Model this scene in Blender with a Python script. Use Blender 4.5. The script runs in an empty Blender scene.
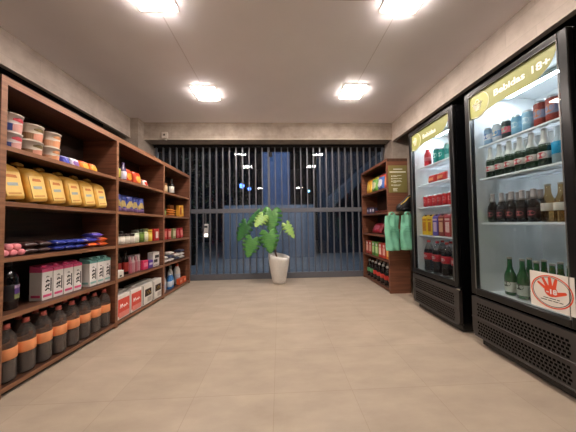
import bpy, bmesh, math, random
from mathutils import Vector, Matrix
random.seed(7)
SC = bpy.context.scene
COL = SC.collection
PI = math.pi

# ------------------------------------------------------------------ materials
def lin(h):
    h = h.lstrip('#')
    o = []
    for i in (0, 2, 4):
        c = int(h[i:i+2], 16) / 255
        o.append(c / 12.92 if c <= .04045 else ((c + .055) / 1.055) ** 2.4)
    return (*o, 1)

MATS = {}
def base(name):
    m = bpy.data.materials.new(name)
    m.use_nodes = True
    return m, m.node_tree.nodes, m.node_tree.links, m.node_tree.nodes['Principled BSDF']

def M(col, rough=.5, metal=0, var=.06, scale=30, name=None, coat=0):
    """plain procedural material: colour with a little noise in it"""
    key = (col, rough, metal, var, scale, coat)
    if key in MATS: return MATS[key]
    m, n, l, b = base(name or 'mat_' + col.strip('#'))
    c = lin(col)
    tc = n.new('ShaderNodeTexCoord')
    nz = n.new('ShaderNodeTexNoise'); nz.inputs['Scale'].default_value = scale; nz.inputs['Detail'].default_value = 3
    l.new(tc.outputs['Object'], nz.inputs['Vector'])
    r = n.new('ShaderNodeValToRGB')
    r.color_ramp.elements[0].position = .3; r.color_ramp.elements[1].position = .7
    r.color_ramp.elements[0].color = tuple(x * (1 - var) for x in c[:3]) + (1,)
    r.color_ramp.elements[1].color = tuple(min(1, x * (1 + var)) for x in c[:3]) + (1,)
    l.new(nz.outputs['Fac'], r.inputs['Fac']); l.new(r.outputs['Color'], b.inputs['Base Color'])
    b.inputs['Roughness'].default_value = rough; b.inputs['Metallic'].default_value = metal
    b.inputs['Coat Weight'].default_value = coat
    MATS[key] = m
    return m

def emit(col, s, name):
    m, n, l, b = base(name)
    b.inputs['Base Color'].default_value = lin(col)
    b.inputs['Emission Color'].default_value = lin(col); b.inputs['Emission Strength'].default_value = s
    return m

def clear(name, tint='#ffffff', fac=1.0, rough=.0, ior=1.5):
    """thin clear wall: lets light straight through, mirrors by Fresnel"""
    m = bpy.data.materials.new(name); m.use_nodes = True
    n, l = m.node_tree.nodes, m.node_tree.links
    n.remove(n['Principled BSDF'])
    t = n.new('ShaderNodeBsdfTransparent'); t.inputs['Color'].default_value = lin(tint)
    g = n.new('ShaderNodeBsdfGlossy'); g.inputs['Roughness'].default_value = rough
    f = n.new('ShaderNodeFresnel'); f.inputs['IOR'].default_value = ior
    mx = n.new('ShaderNodeMixShader')
    mu = n.new('ShaderNodeMath'); mu.operation = 'MULTIPLY'; mu.inputs[1].default_value = fac
    ge = n.new('ShaderNodeNewGeometry'); iv = n.new('ShaderNodeMath'); iv.operation = 'MULTIPLY_ADD'      # same index seen from both faces of the pane
    iv.inputs[1].default_value = 1/ior - ior; iv.inputs[2].default_value = ior
    l.new(ge.outputs['Backfacing'], iv.inputs[0]); l.new(iv.outputs[0], f.inputs['IOR'])
    l.new(f.outputs[0], mu.inputs[0]); l.new(mu.outputs[0], mx.inputs['Fac'])
    l.new(t.outputs[0], mx.inputs[1]); l.new(g.outputs[0], mx.inputs[2])
    l.new(mx.outputs[0], n['Material Output'].inputs['Surface'])
    return m

def wood(name, dark, light, axis=0, scale=1.0, rough=.45):
    m, n, l, b = base(name)
    tc = n.new('ShaderNodeTexCoord'); mp = n.new('ShaderNodeMapping')
    s = [22, 22, 22]; s[axis] = 1.2
    mp.inputs['Scale'].default_value = [v * scale for v in s]
    l.new(tc.outputs['Object'], mp.inputs['Vector'])
    nz = n.new('ShaderNodeTexNoise'); nz.inputs['Scale'].default_value = 2.2; nz.inputs['Detail'].default_value = 6; nz.inputs['Distortion'].default_value = .6
    l.new(mp.outputs[0], nz.inputs['Vector'])
    r = n.new('ShaderNodeValToRGB')
    r.color_ramp.elements[0].position = .32; r.color_ramp.elements[0].color = lin(dark)
    r.color_ramp.elements[1].position = .68; r.color_ramp.elements[1].color = lin(light)
    l.new(nz.outputs['Fac'], r.inputs['Fac']); l.new(r.outputs['Color'], b.inputs['Base Color'])
    b.inputs['Roughness'].default_value = rough
    return m

def concrete(name, c0, c1, axis):
    """board-formed concrete: blotches plus courses of slabs of slightly different tone"""
    m, n, l, b = base(name)
    tc = n.new('ShaderNodeTexCoord')
    sp = n.new('ShaderNodeSeparateXYZ'); l.new(tc.outputs['Object'], sp.inputs[0])
    cb = n.new('ShaderNodeCombineXYZ')
    l.new(sp.outputs[axis], cb.inputs[0]); l.new(sp.outputs[2], cb.inputs[1])
    br = n.new('ShaderNodeTexBrick')
    l.new(cb.outputs[0], br.inputs['Vector'])
    br.inputs['Scale'].default_value = 1; br.inputs['Brick Width'].default_value = .42; br.inputs['Row Height'].default_value = .155
    br.inputs['Mortar Size'].default_value = .0025; br.inputs['Mortar Smooth'].default_value = .6
    br.inputs['Color1'].default_value = (1, 1, 1, 1); br.inputs['Color2'].default_value = (.88, .87, .86, 1); br.inputs['Mortar'].default_value = (.8, .79, .78, 1)
    nz = n.new('ShaderNodeTexNoise'); nz.inputs['Scale'].default_value = 5; nz.inputs['Detail'].default_value = 8; nz.inputs['Roughness'].default_value = .65
    l.new(tc.outputs['Object'], nz.inputs['Vector'])
    r = n.new('ShaderNodeValToRGB')
    r.color_ramp.elements[0].position = .3; r.color_ramp.elements[0].color = lin(c0)
    r.color_ramp.elements[1].position = .72; r.color_ramp.elements[1].color = lin(c1)
    l.new(nz.outputs['Fac'], r.inputs['Fac'])
    mx = n.new('ShaderNodeMix'); mx.data_type = 'RGBA'; mx.blend_type = 'MULTIPLY'; mx.inputs['Factor'].default_value = 1
    l.new(r.outputs['Color'], mx.inputs['A']); l.new(br.outputs['Color'], mx.inputs['B'])
    l.new(mx.outputs['Result'], b.inputs['Base Color'])
    b.inputs['Roughness'].default_value = .75
    bp = n.new('ShaderNodeBump'); bp.inputs['Strength'].default_value = .15; bp.inputs['Distance'].default_value = .01
    l.new(nz.outputs['Fac'], bp.inputs['Height']); l.new(bp.outputs[0], b.inputs['Normal'])
    return m

def tiles(name):
    m, n, l, b = base(name)
    tc = n.new('ShaderNodeTexCoord'); mp = n.new('ShaderNodeMapping')
    mp.inputs['Location'].default_value = (.04 + .43 * 10, -1.232 + .415 * 20, 0)
    l.new(tc.outputs['Object'], mp.inputs['Vector'])
    br = n.new('ShaderNodeTexBrick'); br.offset = 0; br.squash = 1
    l.new(mp.outputs[0], br.inputs['Vector'])
    br.inputs['Scale'].default_value = 1; br.inputs['Brick Width'].default_value = .43; br.inputs['Row Height'].default_value = .415
    br.inputs['Mortar Size'].default_value = .0016; br.inputs['Mortar Smooth'].default_value = .3
    br.inputs['Color1'].default_value = (1, 1, 1, 1); br.inputs['Color2'].default_value = (.93, .925, .92, 1); br.inputs['Mortar'].default_value = (.8, .77, .74, 1)
    nz = n.new('ShaderNodeTexNoise'); nz.inputs['Scale'].default_value = 3.2; nz.inputs['Detail'].default_value = 7; nz.inputs['Roughness'].default_value = .6
    m2 = n.new('ShaderNodeMapping'); m2.inputs['Scale'].default_value = (1, 2.4, 1)
    l.new(tc.outputs['Object'], m2.inputs['Vector']); l.new(m2.outputs[0], nz.inputs['Vector'])
    r = n.new('ShaderNodeValToRGB')
    r.color_ramp.elements[0].position = .25; r.color_ramp.elements[0].color = lin('#a39482')
    r.color_ramp.elements[1].position = .75; r.color_ramp.elements[1].color = lin('#b8a996')
    l.new(nz.outputs['Fac'], r.inputs['Fac'])
    mx = n.new('ShaderNodeMix'); mx.data_type = 'RGBA'; mx.blend_type = 'MULTIPLY'; mx.inputs['Factor'].default_value = 1
    l.new(r.outputs['Color'], mx.inputs['A']); l.new(br.outputs['Color'], mx.inputs['B'])
    l.new(mx.outputs['Result'], b.inputs['Base Color'])
    b.inputs['Roughness'].default_value = .42
    b.inputs['Specular IOR Level'].default_value = .35
    return m

# ------------------------------------------------------------------ mesh helpers
def bm_box(bm, x0, x1, y0, y1, z0, z1, mi=0, bev=0, seg=2):
    vs = [bm.verts.new(p) for p in ((x0,y0,z0),(x1,y0,z0),(x1,y1,z0),(x0,y1,z0),(x0,y0,z1),(x1,y0,z1),(x1,y1,z1),(x0,y1,z1))]
    fs = [bm.faces.new([vs[i] for i in q]) for q in ((0,3,2,1),(4,5,6,7),(0,1,5,4),(1,2,6,5),(2,3,7,6),(3,0,4,7))]
    for f in fs: f.material_index = mi
    if bev:
        es = list({e for f in fs for e in f.edges})
        r = bmesh.ops.bevel(bm, geom=es, offset=bev, segments=seg, affect='EDGES', profile=.5)
        for f in r['faces']: f.material_index = mi; f.smooth = True
    return fs

def bm_prism(bm, pts, d0, d1, mi=0, plane='xz'):
    """polygon pts in a plane, extruded from d0 to d1 along the third axis"""
    def P(a, b, d): return (a, d, b) if plane == 'xz' else ((a, b, d) if plane == 'xy' else (d, a, b))
    A = [bm.verts.new(P(a, b, d0)) for a, b in pts]; B = [bm.verts.new(P(a, b, d1)) for a, b in pts]
    fs = [bm.faces.new(A), bm.faces.new(B[::-1])]
    n = len(pts)
    for i in range(n): fs.append(bm.faces.new((A[i], B[i], B[(i+1) % n], A[(i+1) % n])))
    for f in fs: f.material_index = mi
    bmesh.ops.recalc_face_normals(bm, faces=fs)
    return fs

def bm_lathe(bm, prof, seg=20, mis=None, cx=0, cy=0, z=0, arc=None):
    """prof [(r,z)] bottom to top; mis: material index per segment"""
    rings = []
    for r, h in prof:
        if r < 1e-5: rings.append([bm.verts.new((cx, cy, z + h))])
        else: rings.append([bm.verts.new((cx + r*math.cos(2*PI*k/seg), cy + r*math.sin(2*PI*k/seg), z + h)) for k in range(seg)])
    for i in range(len(rings) - 1):
        A, B = rings[i], rings[i+1]
        for k in range(seg):
            k2 = (k + 1) % seg
            if len(A) == 1 and len(B) == 1: continue
            if len(A) == 1: f = bm.faces.new((A[0], B[k2], B[k]))
            elif len(B) == 1: f = bm.faces.new((A[k], A[k2], B[0]))
            else: f = bm.faces.new((A[k], A[k2], B[k2], B[k]))
            f.smooth = True
            if mis: f.material_index = mis[i]

def bm_tube(bm, pts, r, seg=8, mi=0):
    pts = [Vector(p) for p in pts]; rings = []
    rr = r if isinstance(r, (list, tuple)) else [r] * len(pts)
    for i, p in enumerate(pts):
        d = (pts[min(i+1, len(pts)-1)] - pts[max(i-1, 0)]).normalized()
        u = d.cross(Vector((0, 0, 1)))
        if u.length < 1e-3: u = d.cross(Vector((0, 1, 0)))
        u.normalize(); v = u.cross(d)
        rings.append([bm.verts.new(p + rr[i]*(math.cos(2*PI*k/seg)*u + math.sin(2*PI*k/seg)*v)) for k in range(seg)])
    fs = [bm.faces.new(rings[0]), bm.faces.new(rings[-1][::-1])]
    for i in range(len(rings) - 1):
        for k in range(seg):
            f = bm.faces.new((rings[i][k], rings[i][(k+1) % seg], rings[i+1][(k+1) % seg], rings[i+1][k])); f.smooth = True; fs.append(f)
    for f in fs: f.material_index = mi
    bmesh.ops.recalc_face_normals(bm, faces=fs)

def obj(name, bm, mat, parent=None, loc=None):
    me = bpy.data.meshes.new(name); bm.to_mesh(me); bm.free()
    o = bpy.data.objects.new(name, me); COL.objects.link(o)
    for m in (mat if isinstance(mat, (list, tuple)) else [mat]): me.materials.append(m)
    if parent: o.parent = parent
    if loc: o.location = loc
    return o

def tag(o, label=None, cat=None, group=None, kind=None):
    if label: o['label'] = label
    if cat: o['category'] = cat
    if group: o['group'] = group
    if kind: o['kind'] = kind
    return o

def thing(name, label, cat, loc=(0,0,0), rot=(0,0,0), group=None):
    o = bpy.data.objects.new(name, None); COL.objects.link(o)
    o.location = loc; o.rotation_euler = rot; o.empty_display_size = .05
    return tag(o, label, cat, group)

def copy_tree(o, parent=None):
    c = o.copy(); COL.objects.link(c)
    if parent: c.parent = parent
    for ch in list(o.children): copy_tree(ch, c)
    return c

def box(name, x0, x1, y0, y1, z0, z1, mat, parent=None, bev=0, seg=2):
    bm = bmesh.new(); bm_box(bm, x0, x1, y0, y1, z0, z1, 0, bev, seg)
    return obj(name, bm, mat, parent)

def struct(name, x0, x1, y0, y1, z0, z1, mat, bev=0):
    return tag(box(name, x0, x1, y0, y1, z0, z1, mat, None, bev), kind='structure')

def text_mesh(name, s, size, mat, parent, loc, rot, depth=.0006, bold=.0, align='CENTER', squash=1):
    cu = bpy.data.curves.new(name, 'FONT'); cu.body = s; cu.size = size; cu.align_x = align; cu.align_y = 'CENTER'
    cu.extrude = depth; cu.offset = bold; cu.resolution_u = 3
    t = bpy.data.objects.new(name, cu); COL.objects.link(t)
    dg = bpy.context.evaluated_depsgraph_get()
    me = bpy.data.meshes.new_from_object(t.evaluated_get(dg))
    bpy.data.objects.remove(t)
    o = bpy.data.objects.new(name, me); COL.objects.link(o); me.materials.clear(); me.materials.append(mat)
    o.parent = parent; o.location = loc; o.rotation_euler = rot; o.scale = (squash, 1, 1)
    return o

ORD = ['first','second','third','fourth','fifth','sixth','seventh','eighth','ninth','tenth','eleventh','twelfth']

# ------------------------------------------------------------------ camera
def look():
    yaw, pitch, roll = .0406, .0305, -.0154
    cy, sy, cp, sp, cr, sr = math.cos(yaw), math.sin(yaw), math.cos(pitch), math.sin(pitch), math.cos(roll), math.sin(roll)
    K0 = Vector((cy, -sy, 0)); d = Vector((sy, cy, 0)); z = Vector((0, 0, 1))
    K1 = cp*d + sp*z; K2 = -sp*d + cp*z
    right = cr*K0 + sr*K2; up = -(sr*K0 - cr*K2)
    m = Matrix((right, up, -K1)).transposed().to_4x4()
    m.translation = (0, 0, .93)
    return m
cd = bpy.data.cameras.new('camera'); cam = bpy.data.objects.new('camera', cd); COL.objects.link(cam)
cam.matrix_world = look(); cd.sensor_fit = 'HORIZONTAL'; cd.sensor_width = 36; cd.lens = 220/576*36; cd.clip_start = .02
SC.camera = cam

# ------------------------------------------------------------------ the room
CEIL, LINT, LINB = 2.535, 2.235, 2.262
conc_x = concrete('concrete_band_back', '#9d9083', '#c6b9ab', 0)
conc_y = concrete('concrete_band_side', '#c0b2a5', '#e2d6ca', 1)
paint = M('#f8f4f6', .8, var=.012, scale=4, name='ceiling_paint')
dark = M('#1b191b', .7, name='charcoal_paint_and_shade')  # plain dark paint; on the recess faces it stands in for shade
floor_m = tiles('porcelain_tiles')
tag(box('floor', -3.0, 2.5, -4.2, 3.80, -.12, 0, floor_m), kind='structure')

def ceiling():
    bm = bmesh.new()
    bm_box(bm, -3.0, 2.5, -4.2, 3.9, CEIL, CEIL + .15, 0)
    return tag(obj('ceiling', bm, paint), kind='structure')
ceiling()
seam = M('#c4b8b4', .9, name='ceiling_seam')
struct('trim_2', -.874, -.871, 1.68, 2.50, CEIL - .0015, CEIL + .01, seam)
struct('trim_3', .9235, .9265, 1.66, 2.45, CEIL - .0015, CEIL + .01, seam)
struct('trim_4', -.64, .72, 1.523, 1.527, CEIL - .0015, CEIL + .01, seam)

struct('wall_back', -2.09, 1.86, 3.49, 3.70, LINB, CEIL, conc_x)
struct('wall_left', -2.25, -2.206, -4.2, 3.34, LINT, CEIL, conc_y)
struct('ceiling_recess_left', -3.1, -2.25, -4.2, 3.34, CEIL - .05, CEIL, dark)  # recess shade put into the dark colour
struct('wall_right', 1.87, 1.914, -4.2, 3.49, LINT, CEIL, conc_y)
struct('ceiling_recess_right', 1.914, 2.5, -4.2, 3.49, CEIL - .05, CEIL, dark)
struct('pillar_left', -2.6, -2.09, 3.34, 3.90, 0, CEIL, conc_x)
struct('pillar_right', 1.86, 2.5, 3.49, 3.90, 0, CEIL, conc_x)
edge = M('#cfc3b4', .5, name='pale_edge_strip')
struct('trim_1', -2.09, 1.86, 3.484, 3.4899, LINB, LINB + .013, edge)
struct('trim_5', -2.2059, -2.2, -4.2, 3.34, LINT, LINT + .013, edge)
struct('trim_6', 1.864, 1.8699, -2.6, 3.484, LINT, LINT + .013, edge)
struct('wall_recess_left', -3.1, -2.6, -4.2, 3.9, 0, CEIL, dark)  # coloured dark because little light reaches the recess
struct('wall_recess_right', 2.3, 2.5, -4.2, 3.49, 0, CEIL, dark)
struct('wall_front', -3.1, 2.5, -4.35, -4.2, 0, CEIL, M('#f0ece6', .8, name='front_wall_paint'))
struct('trim_7', -2.09, 1.86, 3.70, 3.9, 2.255, CEIL, dark)
struct('trim_8', -2.09, 1.86, 3.84, 3.88, 2.185, 2.255, dark)

# glass front behind the gate, and what lies outside it
glass = clear('shopfront_glass', '#e9f0f2', 1.0, 0.0, 1.52)
struct('window_1', -2.09, 1.86, 3.84, 3.848, .0, 2.185, glass)
struct('ground_outside', -9, 9, 3.801, 16, -.14, -.015, M('#6a6c72', .55, var=.15, scale=6, name='asphalt'))

# ------------------------------------------------------------------ ceiling lights
lamp_m = emit('#fff1e8', 104, 'lit_diffuser')
frame_m = M('#f2ece6', .4, name='white_lamp_frame')
for lab, x, y in (('square recessed ceiling light on the left, nearer the gate', -.874, 2.69), ('square recessed ceiling light on the right, nearer the gate', .93, 2.63),
                  ('square recessed ceiling light cut by the frame, on the left', -.874, 1.50), ('square recessed ceiling light cut by the frame, on the right', .93, 1.47),
                  ('added unseen ceiling light behind the viewer, on the left', -.874, -2.3), ('added unseen ceiling light behind the viewer, on the right', .93, -2.3)):  # rear pair added to brighten the ceiling, unseen but for a reflection
    t = thing('ceiling_light', lab, 'ceiling light', (x, y, CEIL), (0,0,0), 'square ceiling lights')
    bm = bmesh.new(); w, q = .145, .125
    for a in ((-w, w, -w, -q), (-w, w, q, w), (-w, -q, -q, q), (q, w, -q, q)):
        bm_box(bm, *a, -.006, .0)
    obj('lamp_frame', bm, frame_m, t)
    box('diffuser', -q, q, -q, q, -.018, -.0005, lamp_m, t, .004)

# ------------------------------------------------------------------ gate
steel = M('#66686e', .4, metal=.3, var=.05, name='charcoal_gate_paint')
g = thing('metal_gate', 'charcoal metal bar gate closing the back of the room', 'gate', (0, 3.74, 0))
box('top_rail', -2.08, 1.85, -.016, .016, 2.218, 2.256, dark, g, .004)
box('middle_rail', -2.08, 1.85, -.022, .022, 1.106, 1.178, steel, g, .004)
box('bottom_rail', -2.08, 1.85, -.03, .03, -.005, .095, steel, g, .004)
bar_mesh = None
x = -.166 - .11 * 17
while x < 1.84:
    if abs(x + .166) > .02:
        if bar_mesh is None:
            b0 = box('bar', -.009, .009, -.02, .02, .09, 2.22, steel, g, .002, 1); b0.location.x = x; bar_mesh = b0
        else:
            c = bar_mesh.copy(); COL.objects.link(c); c.parent = g; c.location.x = x
    x += .11
box('centre_post', -.184, -.148, -.026, .026, .0, 2.22, steel, g, .003)
box('latch_box', -.16, -.10, -.05, -.027, 2.05, 2.13, dark, g, .004)

# ------------------------------------------------------------------ wood cases
wood_e = wood('walnut_lit_edges', '#764f38', '#966a4c', 0)  # same walnut, lighter: the light on the edges is in the colour
wood_i = wood('walnut_shaded_boards', '#40281b', '#5e3c2b', 0)  # same walnut, darkened in colour for the shade between boards
wood_b = wood('walnut_shaded_back', '#2c1d16', '#40291f', 0)  # same walnut, darkest: shade at the back put into the colour
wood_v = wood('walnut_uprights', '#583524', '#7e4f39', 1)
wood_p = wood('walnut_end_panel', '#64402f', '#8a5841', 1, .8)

# left shelving, local x along the row (near to far), local y into the case
LA, LB = Vector((-1.515, 1.25)), Vector((-1.437, 3.61))
LT = (LB - LA).normalized(); LROT = math.atan2(LT.y, LT.x); LLEN = (LB - LA).length
Z0 = {0: 1.775, 1: 1.388, 2: 1.074, 3: .760, 4: .442, 5: .052}      # board tops at the near end
Z1 = {0: 1.715, 1: 1.347, 2: 1.040, 3: .720, 4: .412, 5: .040}      # and at the far end
def zl(i, s): return Z0[i] + (Z1[i] - Z0[i]) * s / LLEN
def left(s, d, z):
    p = LA + LT * s + Vector((-LT.y, LT.x)) * d
    return (p.x, p.y, z)
SD = .32
unit = thing('shelving_unit', 'long brown wooden shelving unit full of groceries along the left', 'shelving unit', (LA.x, LA.y, 0), (0, 0, LROT))
def slab(bm, s0, s1, d0, d1, zf, th, mi=0):
    """a board that follows zf(s), th thick, hung under its top"""
    P = [(s0,d0,zf(s0)-th),(s1,d0,zf(s1)-th),(s1,d1,zf(s1)-th),(s0,d1,zf(s0)-th),(s0,d0,zf(s0)),(s1,d0,zf(s1)),(s1,d1,zf(s1)),(s0,d1,zf(s0))]
    v = [bm.verts.new(p) for p in P]
    for k, q in enumerate(((0,3,2,1),(4,5,6,7),(0,1,5,4),(1,2,6,5),(2,3,7,6),(3,0,4,7))):
        f = bm.faces.new([v[i] for i in q]); f.material_index = 1 if k == 2 else 0
UP = [0.0, .836, 1.609, LLEN]
TH = .026
for k, s in enumerate(UP):
    t0 = .028; a = s if k == 0 else (s - t0 if k == 3 else s - t0/2)
    bm = bmesh.new()
    P = [(a,0,0),(a+t0,0,0),(a+t0,SD,0),(a,SD,0),(a,0,zl(0,a)-.045),(a+t0,0,zl(0,a+t0)-.045),(a+t0,SD,zl(0,a+t0)-.045),(a,SD,zl(0,a)-.045)]
    v = [bm.verts.new(p) for p in P]
    for j, q in enumerate(((0,3,2,1),(4,5,6,7),(0,1,5,4),(1,2,6,5),(2,3,7,6),(3,0,4,7))):
        f = bm.faces.new([v[i] for i in q]); f.material_index = 1 if j == 2 else 0
    obj('side_panel' if k in (0, 3) else 'divider', bm, [wood_v, wood_e], unit)
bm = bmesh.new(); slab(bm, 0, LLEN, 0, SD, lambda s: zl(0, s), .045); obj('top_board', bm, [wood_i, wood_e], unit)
for i in range(1, 6):
    for b in range(3):
        s0 = UP[b] + (.028 if b == 0 else .014); s1 = UP[b+1] - (.028 if b == 2 else .014)
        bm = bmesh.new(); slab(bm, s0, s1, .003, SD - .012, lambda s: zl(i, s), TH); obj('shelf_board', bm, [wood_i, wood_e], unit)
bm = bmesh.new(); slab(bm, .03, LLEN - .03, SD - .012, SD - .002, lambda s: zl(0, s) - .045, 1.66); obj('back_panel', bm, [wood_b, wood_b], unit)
box('plinth', .03, LLEN - .03, .03, .05, 0, .02, dark, unit)

# right bookcase: local x runs from the gate towards the room, local y into the case
RX, RY, RLEN, RD = 1.412, 3.70, .91, .272
RROT = -PI/2
case = thing('bookcase', 'narrow brown wooden bookcase between the gate and the fridges', 'bookcase', (RX, RY, 0), (0, 0, RROT))
RZ = {0: 1.748, 1: 1.375, 2: 1.050, 3: .738, 4: .412, 5: .045}
def rightp(s, d, z): return (RX + d, RY - s, z)
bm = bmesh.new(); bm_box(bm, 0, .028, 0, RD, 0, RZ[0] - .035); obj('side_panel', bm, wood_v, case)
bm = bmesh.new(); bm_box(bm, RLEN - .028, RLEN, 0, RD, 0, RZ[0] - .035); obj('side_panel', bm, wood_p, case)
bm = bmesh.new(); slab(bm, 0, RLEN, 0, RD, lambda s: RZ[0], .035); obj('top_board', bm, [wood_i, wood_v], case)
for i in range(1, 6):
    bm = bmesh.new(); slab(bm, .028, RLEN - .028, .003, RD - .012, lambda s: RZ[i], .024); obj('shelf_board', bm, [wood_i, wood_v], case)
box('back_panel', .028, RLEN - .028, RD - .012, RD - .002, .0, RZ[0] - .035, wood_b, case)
rail = box('hook_rail', RLEN, RLEN + .014, .0, RD, 1.022, 1.05, M('#b39b80', .5, name='pale_rail'), case, .002)
for yy in (.045, .20):
    bm = bmesh.new()
    bm_tube(bm, [(RLEN + .012, yy, 1.03), (RLEN + .05, yy, 1.025), (RLEN + .075, yy, 1.03), (RLEN + .085, yy, 1.05)], .004)
    obj('hook', bm, M('#a8a8a8', .3, .8, name='hook_metal'), rail)

# ------------------------------------------------------------------ product makers (origin at bottom centre, front faces local -y)
white = M('#e8e4dc', .45, name='white_print'); black = M('#151515', .4, name='black_print')

def cup(c_side, c_brand, c_low, c_dark, r=.052, h=.108):
    t = thing('noodle_cup', '', 'noodle cup')
    bm = bmesh.new()
    bm_lathe(bm, [(0,0),(r*.78,0),(r*.80,.004),(r*.88,h*.45),(r*.97,h*.93),(r*1.02,h*.93),(r*1.02,h*.965)], 24)
    obj('cup_body', bm, M(c_side,.5), t)
    bm = bmesh.new(); bm_lathe(bm, [(r*1.02,h*.965),(r*1.02,h*.985),(r*.95,h),(0,h)], 24); obj('lid', bm, M('#d8cfc4', .35), t)
    def wrap(name, z0, z1, a0, a1, col, wave, off):
        bm = bmesh.new(); lo, hi = [], []
        for k in range(13):
            a = -PI/2 + a0 + (a1 - a0)*k/12
            e = wave*math.sin(k/12*PI)
            for ring, zz in ((lo, h*(z0 - e*.3)), (hi, h*(z1 + e))):
                rr = r*(.80 + .18*zz/h) + off
                ring.append(bm.verts.new((rr*math.cos(a), rr*math.sin(a), zz)))
        for k in range(12): bm.faces.new((lo[k], lo[k+1], hi[k+1], hi[k]))
        obj(name, bm, M(col, .5), t)
    wrap('dark_band', .08, .40, -2.6, .1, c_dark, .05, .0008)
    wrap('food_picture', .07, .40, -.55, 1.5, c_low, .10, .0014)
    wrap('brand_strip', .62, .70, -.55, .75, c_brand, .10, .0012)
    return t

def pillow(bm, w, h, t, n=10, m=10, mis=None, z0=0, crimp=.12):
    """soft bag standing on its lower seam: width w, height h, thickness t"""
    F, B = {}, {}
    for i in range(n + 1):
        for j in range(m + 1):
            u, v = i/n*2 - 1, j/m*2 - 1
            a = (1 - abs(u)**3.2) ** .6 * max(0, 1 - (abs(v)/(1 - crimp*.4))**4) ** .6 if abs(v) < 1 - crimp*.4 else 0
            ww = w * (1 - .08 * (1 - abs(v)**2) * 1)
            x = u * ww/2; z = z0 + (v + 1)/2 * h
            d = t/2 * a + .0012
            wr = .0016 * math.sin(u*9 + v*4) * a
            F[i,j] = bm.verts.new((x, -d + wr, z)); B[i,j] = bm.verts.new((x, d, z))
    fs = []
    for i in range(n):
        for j in range(m):
            f = bm.faces.new((F[i,j], F[i+1,j], F[i+1,j+1], F[i,j+1])); f.smooth = True
            if mis: f.material_index = mis((i + .5)/n*2 - 1, (j + .5)/m*2 - 1)
            b = bm.faces.new((B[i,j], B[i,j+1], B[i+1,j+1], B[i+1,j])); b.smooth = True
            if mis: b.material_index = 0
    for i in range(n):
        bm.faces.new((F[i,0], B[i,0], B[i+1,0], F[i+1,0])); bm.faces.new((F[i,m], F[i+1,m], B[i+1,m], B[i,m]))
    for j in range(m):
        bm.faces.new((F[0,j], F[0,j+1], B[0,j+1], B[0,j])); bm.faces.new((F[n,j], B[n,j], B[n,j+1], F[n,j+1]))

def snack(name, cat, cols, w, h, t, pattern=0, gloss=.3):
    """cols: ground, picture, band"""
    def mis(u, v):
        if v > .55 and pattern != 3: return 2 if v < .9 else 0
        if pattern == 0 and (u/.7)**2 + ((v + .15)/.5)**2 < 1: return 1
        if pattern == 1 and v < -.2 + .3*u: return 1
        if pattern == 3: return 1 if -.5 + .15*math.sin(5*u) < v < .05 + .3*math.sin(3.1*u + 1) else (2 if v < -.62 else 0)
        if pattern == 2 and (abs(u) < .6 and abs(v + .25) < .35): return 1
        return 0
    o = bpy.data.objects
    bm = bmesh.new(); pillow(bm, w, h, t, 12, 14, mis)
    r = obj(name, bm, [M(c, gloss, coat=.2) for c in cols])
    return tag(r, '', cat)

def flat_pack(name, cat, cols, w, d, h):
    """flow pack lying down, long side across"""
    def mis(u, v): return 1 if (u/.6)**2 + (v/.55)**2 < 1 else (2 if abs(u) > .86 else 0)
    bm = bmesh.new(); pillow(bm, d, w, h, 10, 12, lambda u, v: mis(v, u), -w/2)
    # lay it down: z -> x, y -> z, x -> y
    for vv in bm.verts:
        x, y, z = vv.co; vv.co = (z, x, -y + h/2 + .0016)
    bmesh.ops.recalc_face_normals(bm, faces=bm.faces[:])
    r = obj(name, bm, [M(c, .3, coat=.2) for c in cols])
    return tag(r, '', cat)

def lathe_bottle(name, cat, prof, mis, mats, cap=None, capmat=None, seg=20, label=None):
    """label: (r0,z0,z1,mat) wraps a band as its own part"""
    t = thing(name, '', cat)
    bm = bmesh.new(); bm_lathe(bm, prof, seg, mis); obj('bottle_body', bm, mats, t)
    if cap:
        bm = bmesh.new(); bm_lathe(bm, cap, 16); obj('cap', bm, capmat, t)
    for lb in (label or []):
        r, z0, z1, m = lb[:4]
        bm = bmesh.new(); bm_lathe(bm, [(r, z0), (r + .0008, z0 + .001), (r + .0008, z1 - .001), (r, z1)], seg); obj('label', bm, m, t)
    return t

def oval(parent, name, r, zc, a, hgt, mat, n=16):
    """oval print wrapped on the front of a round body of radius r"""
    bm = bmesh.new(); c = bm.verts.new((0, -r, zc)); ring = []
    for k in range(n):
        th = 2*PI*k/n; ang = -PI/2 + math.cos(th)*a/r
        ring.append(bm.verts.new((r*math.cos(ang), r*math.sin(ang), zc + math.sin(th)*hgt)))
    for k in range(n): bm.faces.new((c, ring[k], ring[(k+1) % n]))
    return obj(name, bm, mat, parent)

def put(o, pos, rz, tilt=(0, 0), label=None, group=None, name=None):
    o.location = pos; o.rotation_euler = (tilt[0], tilt[1], rz)
    if label: o['label'] = label
    if group: o['group'] = group
    return o

def used_once():
    pool = {}
    def get(key, make):
        if key not in pool:
            pool[key] = make(); return pool[key]
        return copy_tree(pool[key])
    return get
get = used_once()
def L_(o, i, s, d, label, group=None, lift=0, rz=0, tilt=(0, 0)):
    return put(o, left(s, d, zl(i, s) + .0018 + lift), LROT + rz, tilt, label, group)
def R_(o, i, s, d, label, group=None, lift=0, rz=0, tilt=(0, 0)):
    return put(o, rightp(s, d, RZ[i] + .0018 + lift), RROT + rz, tilt, label, group)

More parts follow.
